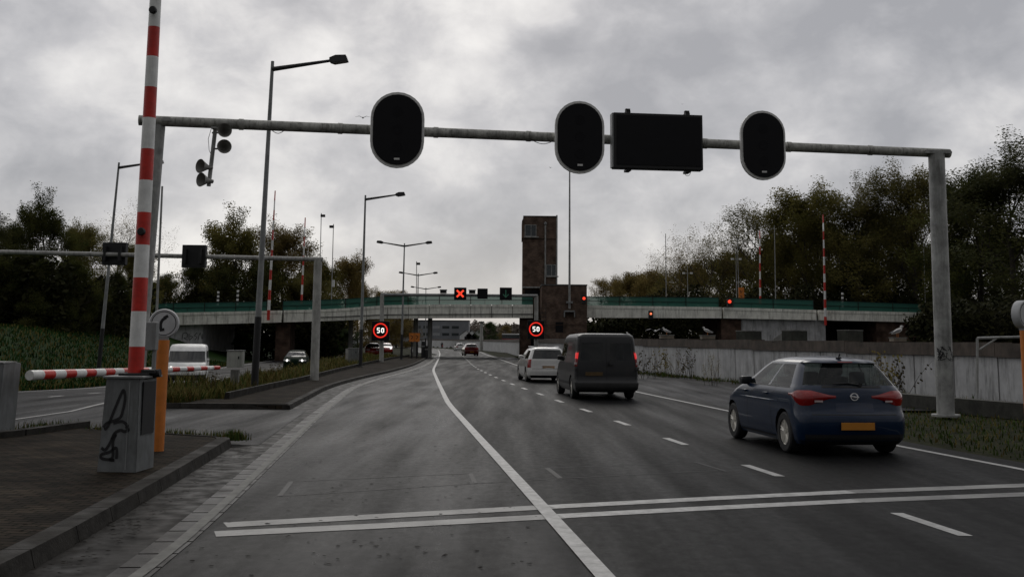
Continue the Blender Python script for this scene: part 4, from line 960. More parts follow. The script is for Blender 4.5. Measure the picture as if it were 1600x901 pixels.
# low dark kerb wall behind the right post
T = thing('low_edge_wall', 'low dark concrete upstand with moss behind the right portal post', 'kerb wall'); b = MB()
lw = [A(1411, 640, 30.5), A(1500, 650, 28.0), A(1600, 660, 25.8), A(1720, 675, 23.5)]; lw = [Vector((q.x, q.y, 0)) for q in lw]; seg_boxes(b, lw, 0, .4, -.05, .34); b.build('upstand', mat('mossy_concrete', (.035, .035, .028), .85, var=.5, scale=3, bump=.4), T)
# blocks and gulls on the wall cap
def on_wall(u):
    best = min(((abs(A(u, 527, y).x - (wallx(y) + .3))), y) for y in frange(24, 130, .25)); y = best[1]; return Vector((wallx(y) + .25, y, interp(y, [(20, 1.74), (33, 1.80), (60, 1.98), (110, 2.15)]) + .0))
for u, h_, w_, lab in ((1161, .45, .7, 'leftmost dark mooring block on the wall top'), (1233, .5, .75, 'dark mooring block with a sloped side on the wall top'), (1319, .55, .72, 'dark mooring block on the wall top near the blue car')):
    q = on_wall(u); T = thing('mooring_block', lab, 'block', q + Vector((.3, 0, -.05)), R(-60), 'dark blocks on the wall top'); k = q.y / 45
    b = MB(); b.box(-.3 * k, .3 * k, -.45 * k, .45 * k, 0, h_ * k * .85, bev=.02); b.build('body', mat('block_dark', (.03, .032, .024), .85, var=.4, bump=.3), T); b = MB(); b.box(-.31 * k, .31 * k, -.46 * k, .46 * k, h_ * k * .85, h_ * k * .92); b.build('cap', CONC, T)
    if u == 1233: b = MB(); b.prism([(-.3 * k, 0), (-1.0 * k, 0), (-.3 * k, .35 * k)], -.4 * k, .4 * k); b.build('ramp', CONC, T)
def gull(label, pos, rz, s=1., fly=False, group='gulls around the road'):
    T = thing('gull', label, 'bird', pos, rz, group); T.scale = (s, s, s)
    b = MB(); b.lathe([(0, -.26), (.02, -.2), (.055, -.08), (.07, .02), (.06, .1), (.03, .16), (0, .18)], 12, 'Y'); o = b.build('body', BIRDW, T, True); o.rotation_euler = (R(22 if not fly else 0), 0, 0); o.location = (0, 0, .19 if not fly else 0)
    b = MB(); hz_ = (.19 if not fly else 0); up_ = .13 if not fly else .01
    b.tube([(0, .11, hz_ + .02), (0, .15 if not fly else .2, hz_ + up_)], [.045, .032], 10); b.lathe([(0, .105), (.025, .12), (.036, .15), (.03, .18), (.01, .2), (.007, .24), (0, .245)], 10, 'Y', c=(0, 0 if not fly else .05, hz_ + up_ + .01)); b.build('head', BIRDW, T, True)
    if fly:
        for sd in (-1, 1):
            b = MB(); pts = [(0.05, .06, 0), (.28, .10, .13), (.62, .0, .05)]; bk = [(0.05, -.1, 0), (.28, -.05, .12), (.5, -.08, .06)]
            for i in range(2): b.f([b.v((sd * pts[i][0], pts[i][1], pts[i][2])), b.v((sd * pts[i + 1][0], pts[i + 1][1], pts[i + 1][2])), b.v((sd * bk[i + 1][0], bk[i + 1][1], bk[i + 1][2])), b.v((sd * bk[i][0], bk[i][1], bk[i][2]))])
            w_ = b.build('wing', BIRDG, T); mo = w_.modifiers.new('s', 'SOLIDIFY'); mo.thickness = .012
    else:
        for sd in (-1, 1):
            b = MB(); b.lathe([(0, -.30), (.018, -.2), (.035, -.02), (.025, .08), (0, .11)], 8, 'Y'); w_ = b.build('wing', BIRDG, T, True); w_.location = (sd * .045, 0, .205); w_.rotation_euler = (R(17), 0, 0)
            b = MB(); b.tube([(sd * .03, -.01, .14), (sd * .03, 0, 0)], .007, 5); b.build('leg', ORANGE, T)
for u, lab, rz, base in ((1042, 'white gull perched on a pedestal on the wall, spreading over the dark opening', 60, 1), (1107, 'white gull perched beside the brick pier on a pedestal', 70, 1), (1403, 'large grey and white gull standing on a pedestal left of the right portal post', -70, 1), (984, 'white gull on the wall just above the dark van', 40, 0)):
    q = on_wall(u)
    if base:
        T = thing('pedestal', 'low pale pedestal on the wall top under the gull ' + {1042: 'nearest the white lights', 1107: 'beside the brick pier', 1403: 'by the right portal post'}[u], 'pedestal', q, group='gull pedestals'); k = q.y / 50; b = MB(); b.box(-.3 * k, .3 * k, -.3 * k, .3 * k, 0, .14 * k); b.build('block', mat('pedestal_stone', (.22, .19, .15), .8), T); b = MB(); b.box(-.33 * k, .33 * k, -.33 * k, .33 * k, .14 * k, .18 * k); b.build('cap', CONC, T); q = q + Vector((0, 0, .18 * k))
    gull(lab, q, R(rz), 1.15)
gull('gull flying level just left of the largest oval signal', A(567, 184, 50), R(4), .6, True)
gull('tiny gull flying low in the sky between the signs', A(860, 262, 130), R(40), .5, True); gull('tiny gull high above the matrix board', A(1066, 163, 200), R(20), .5, True)
gull('gull flapping above the wall beside the perched gull', A(1024, 517, 58), R(10), .9, True)
# ------------------------------------------------------------------ vehicles
def ip(z, tab, k):
    if z <= tab[0][0]: return tab[0][k]
    for a, c in zip(tab, tab[1:]):
        if z <= c[0]: return a[k] + (c[k] - a[k]) * (z - a[0]) / (c[0] - a[0])
    return tab[-1][k]
class Shell:
    """car skin as horizontal outlines stacked in z; prof rows: z, y_rear, y_front, half_width, r_rear, r_front, camber_rear, camber_front"""
    def __init__(s, prof, cpw=1.0): s.t = prof
    def S(s, p, z, sd=1):
        yr, yf, hw, rr, rf, cb, cf = [ip(z, s.t, k) for k in range(1, 8)]
        rr = min(rr, hw * .9); rf = min(rf, hw * .9)
        if p <= 1: x = (hw - rr) * p; y = yr + cb * p * p
        elif p <= 2: a = (p - 1) * math.pi / 2; x = hw - rr + rr * math.sin(a); y = yr + cb + rr * (1 - math.cos(a))
        elif p <= 4:
            t = (p - 2) / 2; x = hw * (1 + .012 * math.sin(math.pi * t)); y = (yr + cb + rr) + t * ((yf - cf - rf) - (yr + cb + rr))
        elif p <= 5: a = (p - 4) * math.pi / 2; x = hw - rf + rf * math.cos(a); y = yf - cf - rf + rf * math.sin(a)
        else: t = 6 - p; x = (hw - rf) * t; y = yf - cf * t * t
        return Vector((x * sd, y, z))
    def pn(s, p, z, sd=1):
        a, c = s.S(max(0, p - .02), z, sd), s.S(min(6, p + .02), z, sd); t = c - a
        if abs(t.x) + abs(t.y) < 1e-6: return Vector((0, -1, 0))
        n = Vector((t.y, -t.x, 0)).normalized()
        if sd < 0: n = -n
        return n
    def pat(s, y, z):     # p on the side for a wanted y
        yr, yf, hw, rr, rf, cb, cf = [ip(z, s.t, k) for k in range(1, 8)]
        a, c = yr + cb + rr, yf - cf - rf; return 2 + 2 * max(0, min(1, (y - a) / max(.01, c - a)))
    def patch(s, ps, zb, zt, mat_, name, par, off=.006, bulge=0., nz=4, sd=1, mirror=False):
        b = MB()
        for sg in ((1, -1) if mirror else (sd,)):
            rows = []
            for i, p in enumerate(ps):
                f0, f1 = zb(p) if callable(zb) else zb, zt(p) if callable(zt) else zt; col = []
                for j in range(nz + 1):
                    z = f0 + (f1 - f0) * j / nz; e_ = math.sin(math.pi * j / nz) * math.sin(math.pi * (i / (len(ps) - 1)))
                    col.append(b.v(s.S(p, z, sg) + s.pn(p, z, sg) * (off + bulge * e_)))
                rows.append(col)
            for r0, r1 in zip(rows, rows[1:]):
                for j in range(nz): b.f([r0[j], r1[j], r1[j + 1], r0[j + 1]])
        return b.build(name, mat_, par, True)
def wheel(par, x, y, r, wdt, sd, rim=True, spokes=5, rimm=None):
    rm = rimm or mat('alloy', (.6, .58, .52), .35, .3, var=.15)
    b = MB(); h = wdt / 2; b.lathe([(r * .62, -h), (r * .9, -h), (r * .98, -h * .8), (r, -h * .4), (r, h * .4), (r * .98, h * .8), (r * .9, h), (r * .62, h), (r * .60, h * .5), (r * .60, -h * .5), (r * .62, -h)], 32, 'X', cap=False)
    t = b.build('wheel', RUB, par, True); t.location = (x, y, r)
    if rim:
        b = MB(); o = sd * h * .75
        b.lathe([(r * .66, o), (r * .64, o + sd * .012), (r * .58, o), (r * .56, o - sd * .06), (0, o - sd * .07)], 28, 'X')
        for i in range(spokes):
            a = 2 * math.pi * i / spokes + .3
            for da in (-.13, .13):
                c_, s_ = math.cos(a + da), math.sin(a + da); c2, s2 = math.cos(a + da * .3), math.sin(a + da * .3)
                b.tube([(o - sd * .01, c2 * r * .08, s2 * r * .08), (o, c_ * r * .6, s_ * r * .6)], [r * .07, r * .045], 5)
        b.cyl((o - sd * .02, 0, 0), (o + sd * .012, 0, 0), r * .13, n=12)
        b.build('rim', rm, t, True)
    return t
def car(name, label, loc, rz, prof, paint, rows, glz, wb, r=.31, tw=.2, opts={}):
    """glz: z range of glass; opts: window columns"""
    T = thing(name, label, opts.get('cat', 'car'), loc, rz, opts.get('group')); sh = Shell(prof)
    bp = opts.get('b_pillar', 2.9); rw = opts.get('rear_glass', (0, .82)); sw = opts.get('side_glass', (2.05, 4.0)); ws = opts.get('windshield', (5.06, 6)); rz0, rz1 = opts.get('rear_glz', glz)
    ps = sorted(set([round(x, 4) for x in [i / 8 for i in range(9)] + [1 + i / 6 for i in range(7)] + [2 + i / 14 for i in range(29)] + [4 + i / 6 for i in range(7)] + [5 + i / 8 for i in range(9)] + [rw[1], sw[0], bp - .035, bp + .035, sw[1], ws[0]] + opts.get('extra_p', [])]))
    ring = [(p, 1) for p in ps] + [(p, -1) for p in ps[::-1][1:-1]]
    bm = MB(); g_ = [[bm.v(sh.S(p, z, sd)) for p, sd in ring] for z in rows]; n = len(ring)
    ax0, ax1 = opts.get('axle', (.75, .75 + wb))
    sidewin = opts.get('side_windows', True)
    for j in range(len(rows) - 1):
        zm = (rows[j] + rows[j + 1]) / 2
        for i in range(n):
            p, sd = ring[i]; p2, sd2 = ring[(i + 1) % n]
            if p2 == p: continue
            pm = (p + p2) / 2; mi = 0
            if rz0 < zm < rz1 and rw[0] <= pm < rw[1]: mi = 3
            if glz[0] < zm < glz[1]:
                if sidewin and sw[0] < pm < sw[1] and abs(pm - bp) > .034: mi = 1 if pm > bp else 2
                if pm > ws[0]: mi = 4
            bm.f([g_[j][i], g_[j][(i + 1) % n], g_[j + 1][(i + 1) % n], g_[j + 1][i]], mi)
    bm.f(g_[0][::-1], 5)
    zc = rows[-1]; yr, yf = ip(zc, prof, 1), ip(zc, prof, 2); cc = bm.v((0, (yr + yf) / 2, zc + opts.get('crown', .012)))
    for i in range(n): bm.f([g_[-1][i], g_[-1][(i + 1) % n], cc], 0)
    GL = opts.get('glass', GLASS)
    mats_ = [paint, GL, GL, GL, GL, BLACK]
    o = bm.build('body', mats_, None, False); cut = MB(); W = ip(.5, prof, 3)
    for ya in (ax0, ax1):
        for sd in (-1, 1): cut.cyl((sd * (W + .2), ya, r * 1.02), (sd * (W - tw - .12), ya, r * 1.02), r * 1.13, n=28, mi=5)
    co_ = cut.build('cutter', mats_)
    md = o.modifiers.new('arches', 'BOOLEAN'); md.operation = 'DIFFERENCE'; md.solver = 'EXACT'; md.object = co_
    try: md.material_mode = 'INDEX'
    except Exception: pass
    dg = bpy.context.evaluated_depsgraph_get(); me = bpy.data.meshes.new_from_object(o.evaluated_get(dg)); bpy.data.objects.remove(o); bpy.data.objects.remove(co_)
    names = {0: 'body', 1: 'front_side_window', 2: 'rear_side_window', 3: 'rear_window', 4: 'windscreen'}
    bb = bmesh.new(); bb.from_mesh(me); hw_ = W
    def take(idx, nm, m_, cond=None):
        c = bb.copy(); dl_ = [f for f in c.faces if f.material_index not in idx or (cond and not cond(f.calc_center_median()))]
        bmesh.ops.delete(c, geom=dl_, context='FACES')
        if not c.faces: c.free(); return
        loose = [v for v in c.verts if not v.link_faces]; bmesh.ops.delete(c, geom=loose, context='VERTS')
        k = bpy.data.meshes.new(nm); 
        for f in c.faces: f.material_index = 1 if f.material_index == 5 else 0
        c.to_mesh(k); c.free(); k.materials.append(m_); k.materials.append(BLACK); k.shade_smooth()
        try: k.set_sharp_from_angle(angle=R(opts.get('sharp', 32)))
        except Exception: pass
        x = bpy.data.objects.new(nm, k); C.objects.link(x); x.parent = T; return x
    body = take((0, 5), 'body', paint)
    for s_ in (1, -1):
        take((1,), 'front_side_window', GL, lambda c, s_=s_: c.x * s_ > 0); take((2,), 'rear_side_window', GL, lambda c, s_=s_: c.x * s_ > 0)
    take((3,), 'rear_window', opts.get('rglass', GL)); take((4,), 'windscreen', GL)
    bb.free(); bpy.data.meshes.remove(me)
    for ya, nm in ((ax0, 'r'), (ax1, 'f')):
        for sd in (-1, 1): wheel(T, sd * (W - tw / 2 - .005), ya, r, tw, sd, spokes=opts.get('spokes', 5), rimm=opts.get('rimm'))
    # cabin
    zb = glz[0] - .02; y0, y1 = ip(glz[0], prof, 1) + .16, ip(glz[0], prof, 2) - .25
    if opts.get('interior', True):
        b = MB(); b.box(-W + .12, W - .12, y0, y1, .3, zb - .02); b.build('interior_trim', mat('car_trim', (.025, .025, .027), .8), T)
        for yy_, hz_ in ((y1 - 1.15, zb + .32), (y0 + .55, zb + .2)):
            for sx in (-.38, .38):
                b = MB(); b.box(sx - .22, sx + .22, yy_ - .06, yy_ + .07, zb - .05, hz_ - .17, bev=.04); b.box(sx - .12, sx + .12, yy_ - .07, yy_ + .03, hz_ - .14, hz_ + .05, bev=.04); b.box(sx - .04, sx + .04, yy_ - .03, yy_, hz_ - .18, hz_ - .13); b.build('seat', mat('car_trim', (.02, .02, .02)), T, True)
    return T, sh
def mirrors(T, W, y, z, m):
    for sd in (-1, 1):
        b = MB(); b.box(sd * (W - .02) if sd > 0 else -(W + .17), (W + .17) if sd > 0 else -(W - .02), y - .07, y + .1, z, z + .14, bev=.035); b.build('door_mirror', m, T, True)
def plate(T, y, z, w_=.52, h_=.11, m=PLATE, x=0, tilt=0):
    b = MB(); b.box(x - w_ / 2, x + w_ / 2, y - .012, y, z - h_ / 2, z + h_ / 2, bev=.003); b.build('number_plate', m, T)
# --- blue five-door hatchback ---
HP = [(.17, .16, 3.86, .79, .16, .45, .05, .14), (.24, .05, 3.95, .83, .18, .46, .06, .15), (.36, .015, 4.01, .855, .20, .46, .07, .16), (.50, 0, 4.02, .866, .22, .46, .07, .16), (.60, .01, 4.0, .868, .24, .46, .07, .16), (.66, .045, 3.98, .868, .25, .46, .07, .16),
      (.74, .075, 3.93, .868, .26, .46, .06, .16), (.80, .085, 3.86, .866, .26, .48, .06, .2), (.88, .09, 3.70, .858, .25, .48, .06, .22), (.95, .105, 3.42, .845, .24, .42, .06, .22), (1.0, .125, 3.10, .825, .23, .34, .07, .2), (1.05, .155, 2.96, .79, .22, .30, .08, .18), (1.12, .21, 2.80, .755, .22, .28, .08, .17),
      (1.22, .29, 2.60, .70, .20, .26, .09, .16), (1.30, .36, 2.44, .655, .19, .25, .09, .15), (1.37, .43, 2.26, .61, .18, .25, .1, .14), (1.385, .36, 2.22, .60, .18, .25, .1, .14), (1.415, .39, 2.10, .57, .22, .28, .1, .14), (1.445, .62, 1.92, .50, .26, .3, .1, .12), (1.465, .9, 1.72, .40, .25, .25, .08, .1), (1.475, 1.1, 1.5, .25, .15, .15, .05, .05)]
BLUE = mat('blue_car_paint', (.0025, .015, .045), .3, .0, var=.06, coat=.5, spec=.3)
rl = gpos(1234, 707); hd = R(6.2)
def place(x, y, lx, ly, rz):   # world position so that local (lx, ly) lands on (x, y)
    return Vector((x - (lx * math.cos(rz) - ly * math.sin(rz)), y - (lx * math.sin(rz) + ly * math.cos(rz)), 0))
hp_rows = [.17, .20, .24, .30, .36, .43, .50, .55, .60, .63, .66, .70, .74, .77, .80, .84, .88, .92, .95, .98, 1.0, 1.03, 1.05, 1.08, 1.12, 1.17, 1.22, 1.26, 1.30, 1.335, 1.355, 1.37, 1.385, 1.40, 1.415, 1.43, 1.445, 1.455, 1.465, 1.475]
T, sh = car('hatchback_car', 'dark blue hatchback with red tail lights and yellow number plate, nearest car on the road', place(rl.x - .07, rl.y + .05, -.86, .76, hd), hd, HP, BLUE, hp_rows, (1.01, 1.36), 2.51, .315, .2, dict(axle=(.76, 3.27), b_pillar=2.98, side_glass=(2.12, 3.93), rear_glass=(0, 1.5), rear_glz=(1.04, 1.37), windshield=(5.0, 6), sharp=30, extra_p=[1.5]))
tl = [.46 + i * .075 for i in range(23)]
def zt1(p): return .90 + .075 * sm((p - .46) / .7) - .05 * sm((p - 1.6) / .5)
def zb1(p): return .865 - .115 * sm((p - .46) / .8) + .15 * sm((p - 1.45) / .65)
for sd in (-1, 1):
    tlo = sh.patch(tl, zb1, zt1, TRED, 'tail_lamp', T, .006, .03, 6, sd)
    pp = [.8 + i * .03 for i in range(8)]; sh.patch(pp, lambda p: .80, lambda p: .83, mat('lamp_clear', (.5, .4, .4), .1), 'reversing_lens', tlo, .034, .004, 2, sd)
    sh.patch([sh.pat(yv, .45) for yv in [1.2 + .1 * i for i in range(18)]], .215, .245, BLACK, 'sill_strip', T, .008, sd=sd, nz=2)
    for yv in (1.28, 2.42):    # door gaps
        sh.patch([sh.pat(yv, .6), sh.pat(yv + .012, .6)], .32, 1.0, BLACK, 'door_seam', T, .0025, sd=sd, nz=10)
    for yv in (1.42, 2.46):
        q = sh.S(sh.pat(yv, .88), .88, sd); b = MB(); b.box(q.x - .012 if sd > 0 else q.x - .035, q.x + .035 if sd > 0 else q.x + .012, yv, yv + .17, .865, .895, bev=.01); b.build('door_handle', BLUE, T, True)
    # chrome belt line and window seal
    sh.patch([2.1 + .1 * i for i in range(19)], .998, 1.012, BLACK, 'window_seal', T, .004, sd=sd, nz=1)
    sh.patch([2.4 + .1 * i for i in range(14)], .775, .79, mat('blue_crease', (.008, .03, .09), .2, .1, coat=1), 'body_crease', T, .004, .006, sd=sd, nz=2)
sh.patch([i * .1 for i in range(15)], .17, .33, BLACK, 'lower_bumper', T, .006, mirror=True)
sh.patch([i * .1 for i in range(12)], .615, .628, BLACK, 'bumper_seam', T, .003, mirror=True, nz=1)
sh.patch([i * .08 for i in range(7)], lambda p: .66, lambda p: .80 - .02 * p, mat('blue_recess', (.004, .016, .05), .3, coat=.5), 'tailgate_recess', T, -.0 + .003, -.0, mirror=True)
sh.patch([i * .1 for i in range(9)], 1.015, 1.045, BLACK, 'window_lower_edge', T, .004, mirror=True, nz=1)
plate(T, -.012, .455)
# emblem: ring crossed by a flat bolt
b = MB(); n = 28; ye = .078
for rr0, rr1 in ((.044, .056),):
    for i in range(n):
        q = [(ye - .006, rr_ * 1.12 * math.cos(2 * math.pi * k / n), rr_ * math.sin(2 * math.pi * k / n)) for rr_, k in ((rr0, i), (rr1, i), (rr1, i + 1), (rr0, i + 1))]
        a_ = [b.v((x, y, .885 + z)) for y, x, z in q]; b.f(a_); b.f([b.v((x, y + .02, .885 + z)) for y, x, z in q][::-1])
b.prism([(-.068, .892), (.01, .892), (.01, .878), (.068, .878), (.068, .885), (-.012, .885 + .018), (-.012, .885 + .007), (-.068, .885 + .007)], ye - .008, ye + .0) if 0 else b.prism([(-.07, .899), (.022, .899), (-.008, .888), (.072, .886), (.072, .872), (-.024, .872), (.006, .883), (-.07, .885)], ye - .012, ye + .005)
b.build('emblem', CHROME, T)
b = MB(); b.tube([(0, .62, 1.44), (0, .56, 1.52)], .012, 6); b.box(-.03, .03, .56, .66, 1.445, 1.47, bev=.008); b.build('aerial', BLACK, T)
sh.patch([i * .1 for i in range(4)], 1.392, 1.405, TRED, 'brake_strip', T, .004, mirror=True, nz=1)
b = MB(); b.tube([(.12, .14, 1.06), (-.10, .165, 1.085), (-.30, .15, 1.075)], .011, 6); b.cyl((.12, .13, 1.06), (.12, .18, 1.06), .03); b.build('rear_wiper', BLACK, T)
mirrors(T, .79, 2.5, .98, mat('mirror_dark', (.012, .013, .016), .3))
# driver seen through the rear glass is only a headrest; add steering wheel
# --- dark grey panel van ---
VP = [(.22, .12, 4.62, .88, .08, .4, .02, .12), (.32, .0, 4.74, .93, .08, .42, .02, .15), (.48, -.02, 4.78, .95, .08, .44, .02, .16), (.60, .04, 4.77, .952, .07, .44, .02, .16), (.8, .04, 4.70, .952, .07, .46, .02, .2), (.98, .045, 4.45, .95, .07, .42, .02, .22), (1.08, .05, 4.1, .945, .07, .36, .02, .22), (1.15, .055, 3.95, .93, .07, .32, .02, .2), (1.4, .08, 3.66, .895, .08, .3, .03, .18), (1.62, .10, 3.40, .885, .09, .28, .03, .16), (1.78, .12, 3.15, .87, .10, .28, .03, .15), (1.87, .14, 2.95, .845, .12, .3, .03, .12), (1.935, .20, 2.7, .78, .16, .3, .03, .1), (1.96, .38, 2.4, .58, .2, .25, .03, .1)]
VG = mat('dark_grey_van_paint', (.02, .021, .023), .4, .0, var=.1, coat=.15)
v_rows = [.22, .27, .32, .4, .48, .54, .6, .7, .8, .9, .98, 1.04, 1.08, 1.15, 1.22, 1.3, 1.4, 1.5, 1.56, 1.62, 1.68, 1.74, 1.78, 1.83, 1.87, 1.9, 1.93, 1.96]
hv = R(5.0); rl = gpos(893, 622)
T, sh = car('panel_van', 'dark grey panel van with lit red tail lights, ahead of the blue hatchback', place(rl.x, rl.y, -.93, .9, hv), hv, VP, VG, v_rows, (1.1, 1.66), 3.1, .33, .22, dict(cat='van', axle=(.9, 4.0), b_pillar=3.25, side_glass=(3.28, 3.97), rear_glass=(.10, .93), rear_glz=(1.15, 1.70), glass=GLASSD, spokes=6, interior=False))
for sd in (-1, 1):
    l_ = sh.patch([1.0 + .1 * i for i in range(11)], .98, 1.42, TRED, 'tail_lamp', T, .008, .015, 6, sd); sh.patch([1.1 + .1 * i for i in range(9)], 1.20, 1.38, TREDL, 'lit_lens', l_, .02, .01, 3, sd)
    sh.patch([1.1 + .1 * i for i in range(9)], 1.03, 1.10, mat('lamp_clear', (.5, .4, .4), .1), 'reversing_lens', l_, .02, .004, 2, sd)
    sh.patch([.985, 1.0], .6, 1.8, BLACK, 'door_seam', T, .003, nz=8, sd=sd)
    b = MB(); b.box(sd * .9 - .05, sd * .9 + .05, .03, .06, .85, .91); b.build('door_hinge', BLACK, T)
    for yv in (1.9, 2.9): sh.patch([sh.pat(yv, .8), sh.pat(yv + .015, .8)], .4, 1.8, BLACK, 'side_seam', T, .003, nz=8, sd=sd)
    sh.patch([sh.pat(1.3 + .1 * i, .5) for i in range(24)], .42, .5, BLACK, 'side_moulding', T, .012, sd=sd, nz=2)
sh.patch([i * .1 for i in range(17)], .28, .50, mat('bumper_plastic', (.02, .02, .02), .7), 'bumper', T, .03, .01, mirror=True)
sh.patch([0, .008], .6, 1.8, BLACK, 'centre_seam', T, .004, mirror=True, nz=6)
b = MB(); b.box(.04, .08, .0, .035, 1.0, 1.12); b.box(.04, .2, .0, .03, 1.0, 1.04); b.build('door_handle', BLACK, T)
plate(T, .035, .86 - .1, x=-.38, m=mat('dim_plate', (.10, .06, .02), .5)); mirrors(T, .88, 3.3, 1.12, BLACK)
b = MB(); b.box(-.3, .3, .28, .34, 1.915, 1.94); b.build('brake_strip', TRED, T)
# --- white estate ---
EP = [(.18, .12, 4.36, .8, .16, .45, .04, .12), (.3, .02, 4.48, .86, .18, .46, .05, .14), (.48, 0, 4.51, .872, .2, .46, .06, .15), (.62, .04, 4.48, .875, .2, .46, .06, .15), (.75, .07, 4.40, .872, .2, .46, .05, .18), (.86, .08, 4.15, .862, .2, .46, .05, .22), (.94, .09, 3.75, .85, .2, .42, .05, .22), (.99, .11, 3.46, .83, .19, .34, .05, .2), (1.08, .17, 3.22, .79, .18, .3, .06, .18), (1.2, .26, 2.98, .74, .17, .28, .06, .16), (1.34, .36, 2.68, .68, .16, .26, .07, .15), (1.40, .38, 2.52, .64, .18, .26, .07, .14), (1.45, .45, 2.3, .56, .22, .28, .06, .12), (1.49, .75, 2.05, .42, .22, .25, .05, .1), (1.50, .95, 1.85, .3, .15, .2, .05, .1)]
e_rows = [.18, .24, .3, .4, .48, .55, .62, .68, .75, .8, .86, .9, .94, .97, .99, 1.03, 1.08, 1.14, 1.2, 1.27, 1.34, 1.37, 1.40, 1.425, 1.45, 1.47, 1.49, 1.5]
WHC = mat('white_car_paint', (.66, .66, .64), .25, var=.06, coat=.8, dirt=.12)
he = R(6.5); q = gpos(822, 596)
T, sh = car('estate_car', 'white estate car partly hidden by the dark van', place(q.x, q.y, -.86, .85, he), he, EP, WHC, e_rows, (1.0, 1.35), 2.6, .31, .2, dict(axle=(.95, 3.6), b_pillar=3.0, side_glass=(2.1, 3.9), rear_glass=(0, 1.2), rear_glz=(1.0, 1.36), glass=GLASSD))
for sd in (-1, 1):
    sh.patch([1.25 + .1 * i for i in range(8)], .62, .97, TRED, 'tail_lamp', T, .008, .015, 6, sd)
    b = MB(); b.tube([(sd * .55, .7, 1.5), (sd * .58, 2.2, 1.5)], .018, 6); b.build('roof_rail', CHROME, T, True)
    for yv in (1.3, 2.4): sh.patch([sh.pat(yv, .6), sh.pat(yv + .015, .6)], .32, .98, BLACK, 'door_seam', T, .003, sd=sd, nz=8)
sh.patch([i * .1 for i in range(15)], .18, .30, BLACK, 'lower_bumper', T, .008, mirror=True); sh.patch([i * .1 for i in range(12)], .57, .585, BLACK, 'bumper_seam', T, .003, mirror=True, nz=1)
b = MB(); b.box(-.3, .3, .055, .07, .70, .73); b.build('chrome_bar', CHROME, T); plate(T, .05, .62 + .02, m=mat('cream_plate', (.40, .27, .16), .5)); mirrors(T, .79, 2.8, .98, WHC)
# --- small distant cars from behind ---
def small_car(name, label, u, v, Y, rz, paint, scale=1., lamps=TRED, heads=False, P=HP, rows=None, opts=None, w=.866):
    p = A(u, v, Y); p = Vector((p.x, Y, zf(p.x, Y) if p.x < -9 else 0)); o = dict(axle=(.76, 3.27), b_pillar=2.98, side_glass=(2.12, 3.93), rear_glass=(0, 1.2), rear_glz=(1.04, 1.36), glass=GLASSD, windshield=(4.4, 6))
    o.update(opts or {}); T, sh = car(name, label, p, rz, P, paint, rows or hp_rows[::2] + [1.475] * (len(hp_rows) % 2 == 0), (1.01, 1.36), 2.51, .315, .2, o)
    T.scale = (scale,) * 3
    for sd in (-1, 1):
        if heads: sh.patch([4.3 + .15 * i for i in range(7)], .66, .78, mat('headlamp_glass', (.4, .4, .4), .15), 'head_lamp_unit', T, .01, .02, 3, sd)
        else: sh.patch([.7 + .15 * i for i in range(8)], .74, .95, lamps, 'tail_lamp', T, .01, .02, 3, sd)
    return T, sh
REDP = mat('red_car_paint', (.11, .008, .008), .25, var=.06, coat=.8)
T, sh = small_car('small_suv', 'dark red car driving away under the bridge, its rear dark', 737.5, 552, 138, R(9), REDP, 1.06); plate(T, -.012, .455)
T, sh = small_car('small_car', 'small white car driving away beyond the bridge, left of the dark red one', 719.5, 545, 212, R(10), WHC, 1.05)
# opposite direction
VW = [tuple([z] + list(r[1:])) for z, r in zip([x[0] for x in VP], VP)]
lv = Gz(292, 593, -.5)
T, sh = car('white_van', 'white passenger van with one bright headlight, driving toward the lowered barrier', Vector((A(296, 593, 56).x + .0, 56, -.5)), R(194), VP, WPAINT, v_rows, (1.1, 1.64), 3.1, .33, .22, dict(cat='van', axle=(.9, 4.0), b_pillar=3.2, side_glass=(2.15, 3.93), windshield=(4.35, 6), glass=GLASSD, rear_glass=(.1, .9), rear_glz=(1.15, 1.7), interior=False))
for sd in (-1, 1):
    h_ = sh.patch([4.35 + .12 * i for i in range(8)], .72, .88, mat('headlamp_glass', (.4, .4, .4), .15), 'head_lamp_unit', T, .012, .02, 3, sd)
    if sd == -1 or 1: b = MB(); c_ = sh.S(4.75, .80, sd); b.lathe([(.10, 0), (.09, .03), (0, .05)], 14, 'Y', c=(c_.x, c_.y + .03, .80)); b.build('lit_bulb', HEADL, h_, True)
sh.patch([4.2 + .1 * i for i in range(19)], .24, .5, mat('bumper_plastic', (.02, .02, .02), .7), 'bumper', T, .012, mirror=True); sh.patch([5.2 + .1 * i for i in range(9)], .66, .74, BLACK, 'grille', T, .012, mirror=True); mirrors(T, .88, 3.3, 1.12, WPAINT)
GRN = mat('green_car_paint', (.008, .018, .011), .7, spec=.04)
T, sh = small_car('oncoming_green_car', 'dark green oncoming car with two headlights on, half hidden by median weeds', 466, 567, 84, R(187), GRN, 1.0, heads=True)
for sd in (-1, 1): b = MB(); c_ = sh.S(4.8, .72, sd); b.lathe([(.085, 0), (.07, .03), (0, .04)], 12, 'Y', c=(c_.x, c_.y + .02, .72)); b.build('lit_bulb', HEADL, T, True)
T, sh = small_car('oncoming_red_car', 'bright red oncoming car just left of the speed sign post', 582, 556, 128, R(188), mat('bright_red_paint', (.32, .015, .012), .25, coat=.8), 1.05, heads=True)
T, sh = small_car('oncoming_red_car', 'red oncoming car with lit headlight, just right of the speed sign post', 602, 551, 152, R(189), mat('bright_red_paint', (.32, .015, .012)), 1.05, heads=True)
c_ = sh.S(4.8, .74, 1); b = MB(); b.lathe([(.1, 0), (.08, .03), (0, .04)], 12, 'Y', c=(-c_.x, c_.y + .02, .74)); b.build('lit_bulb', HEADL, T, True)
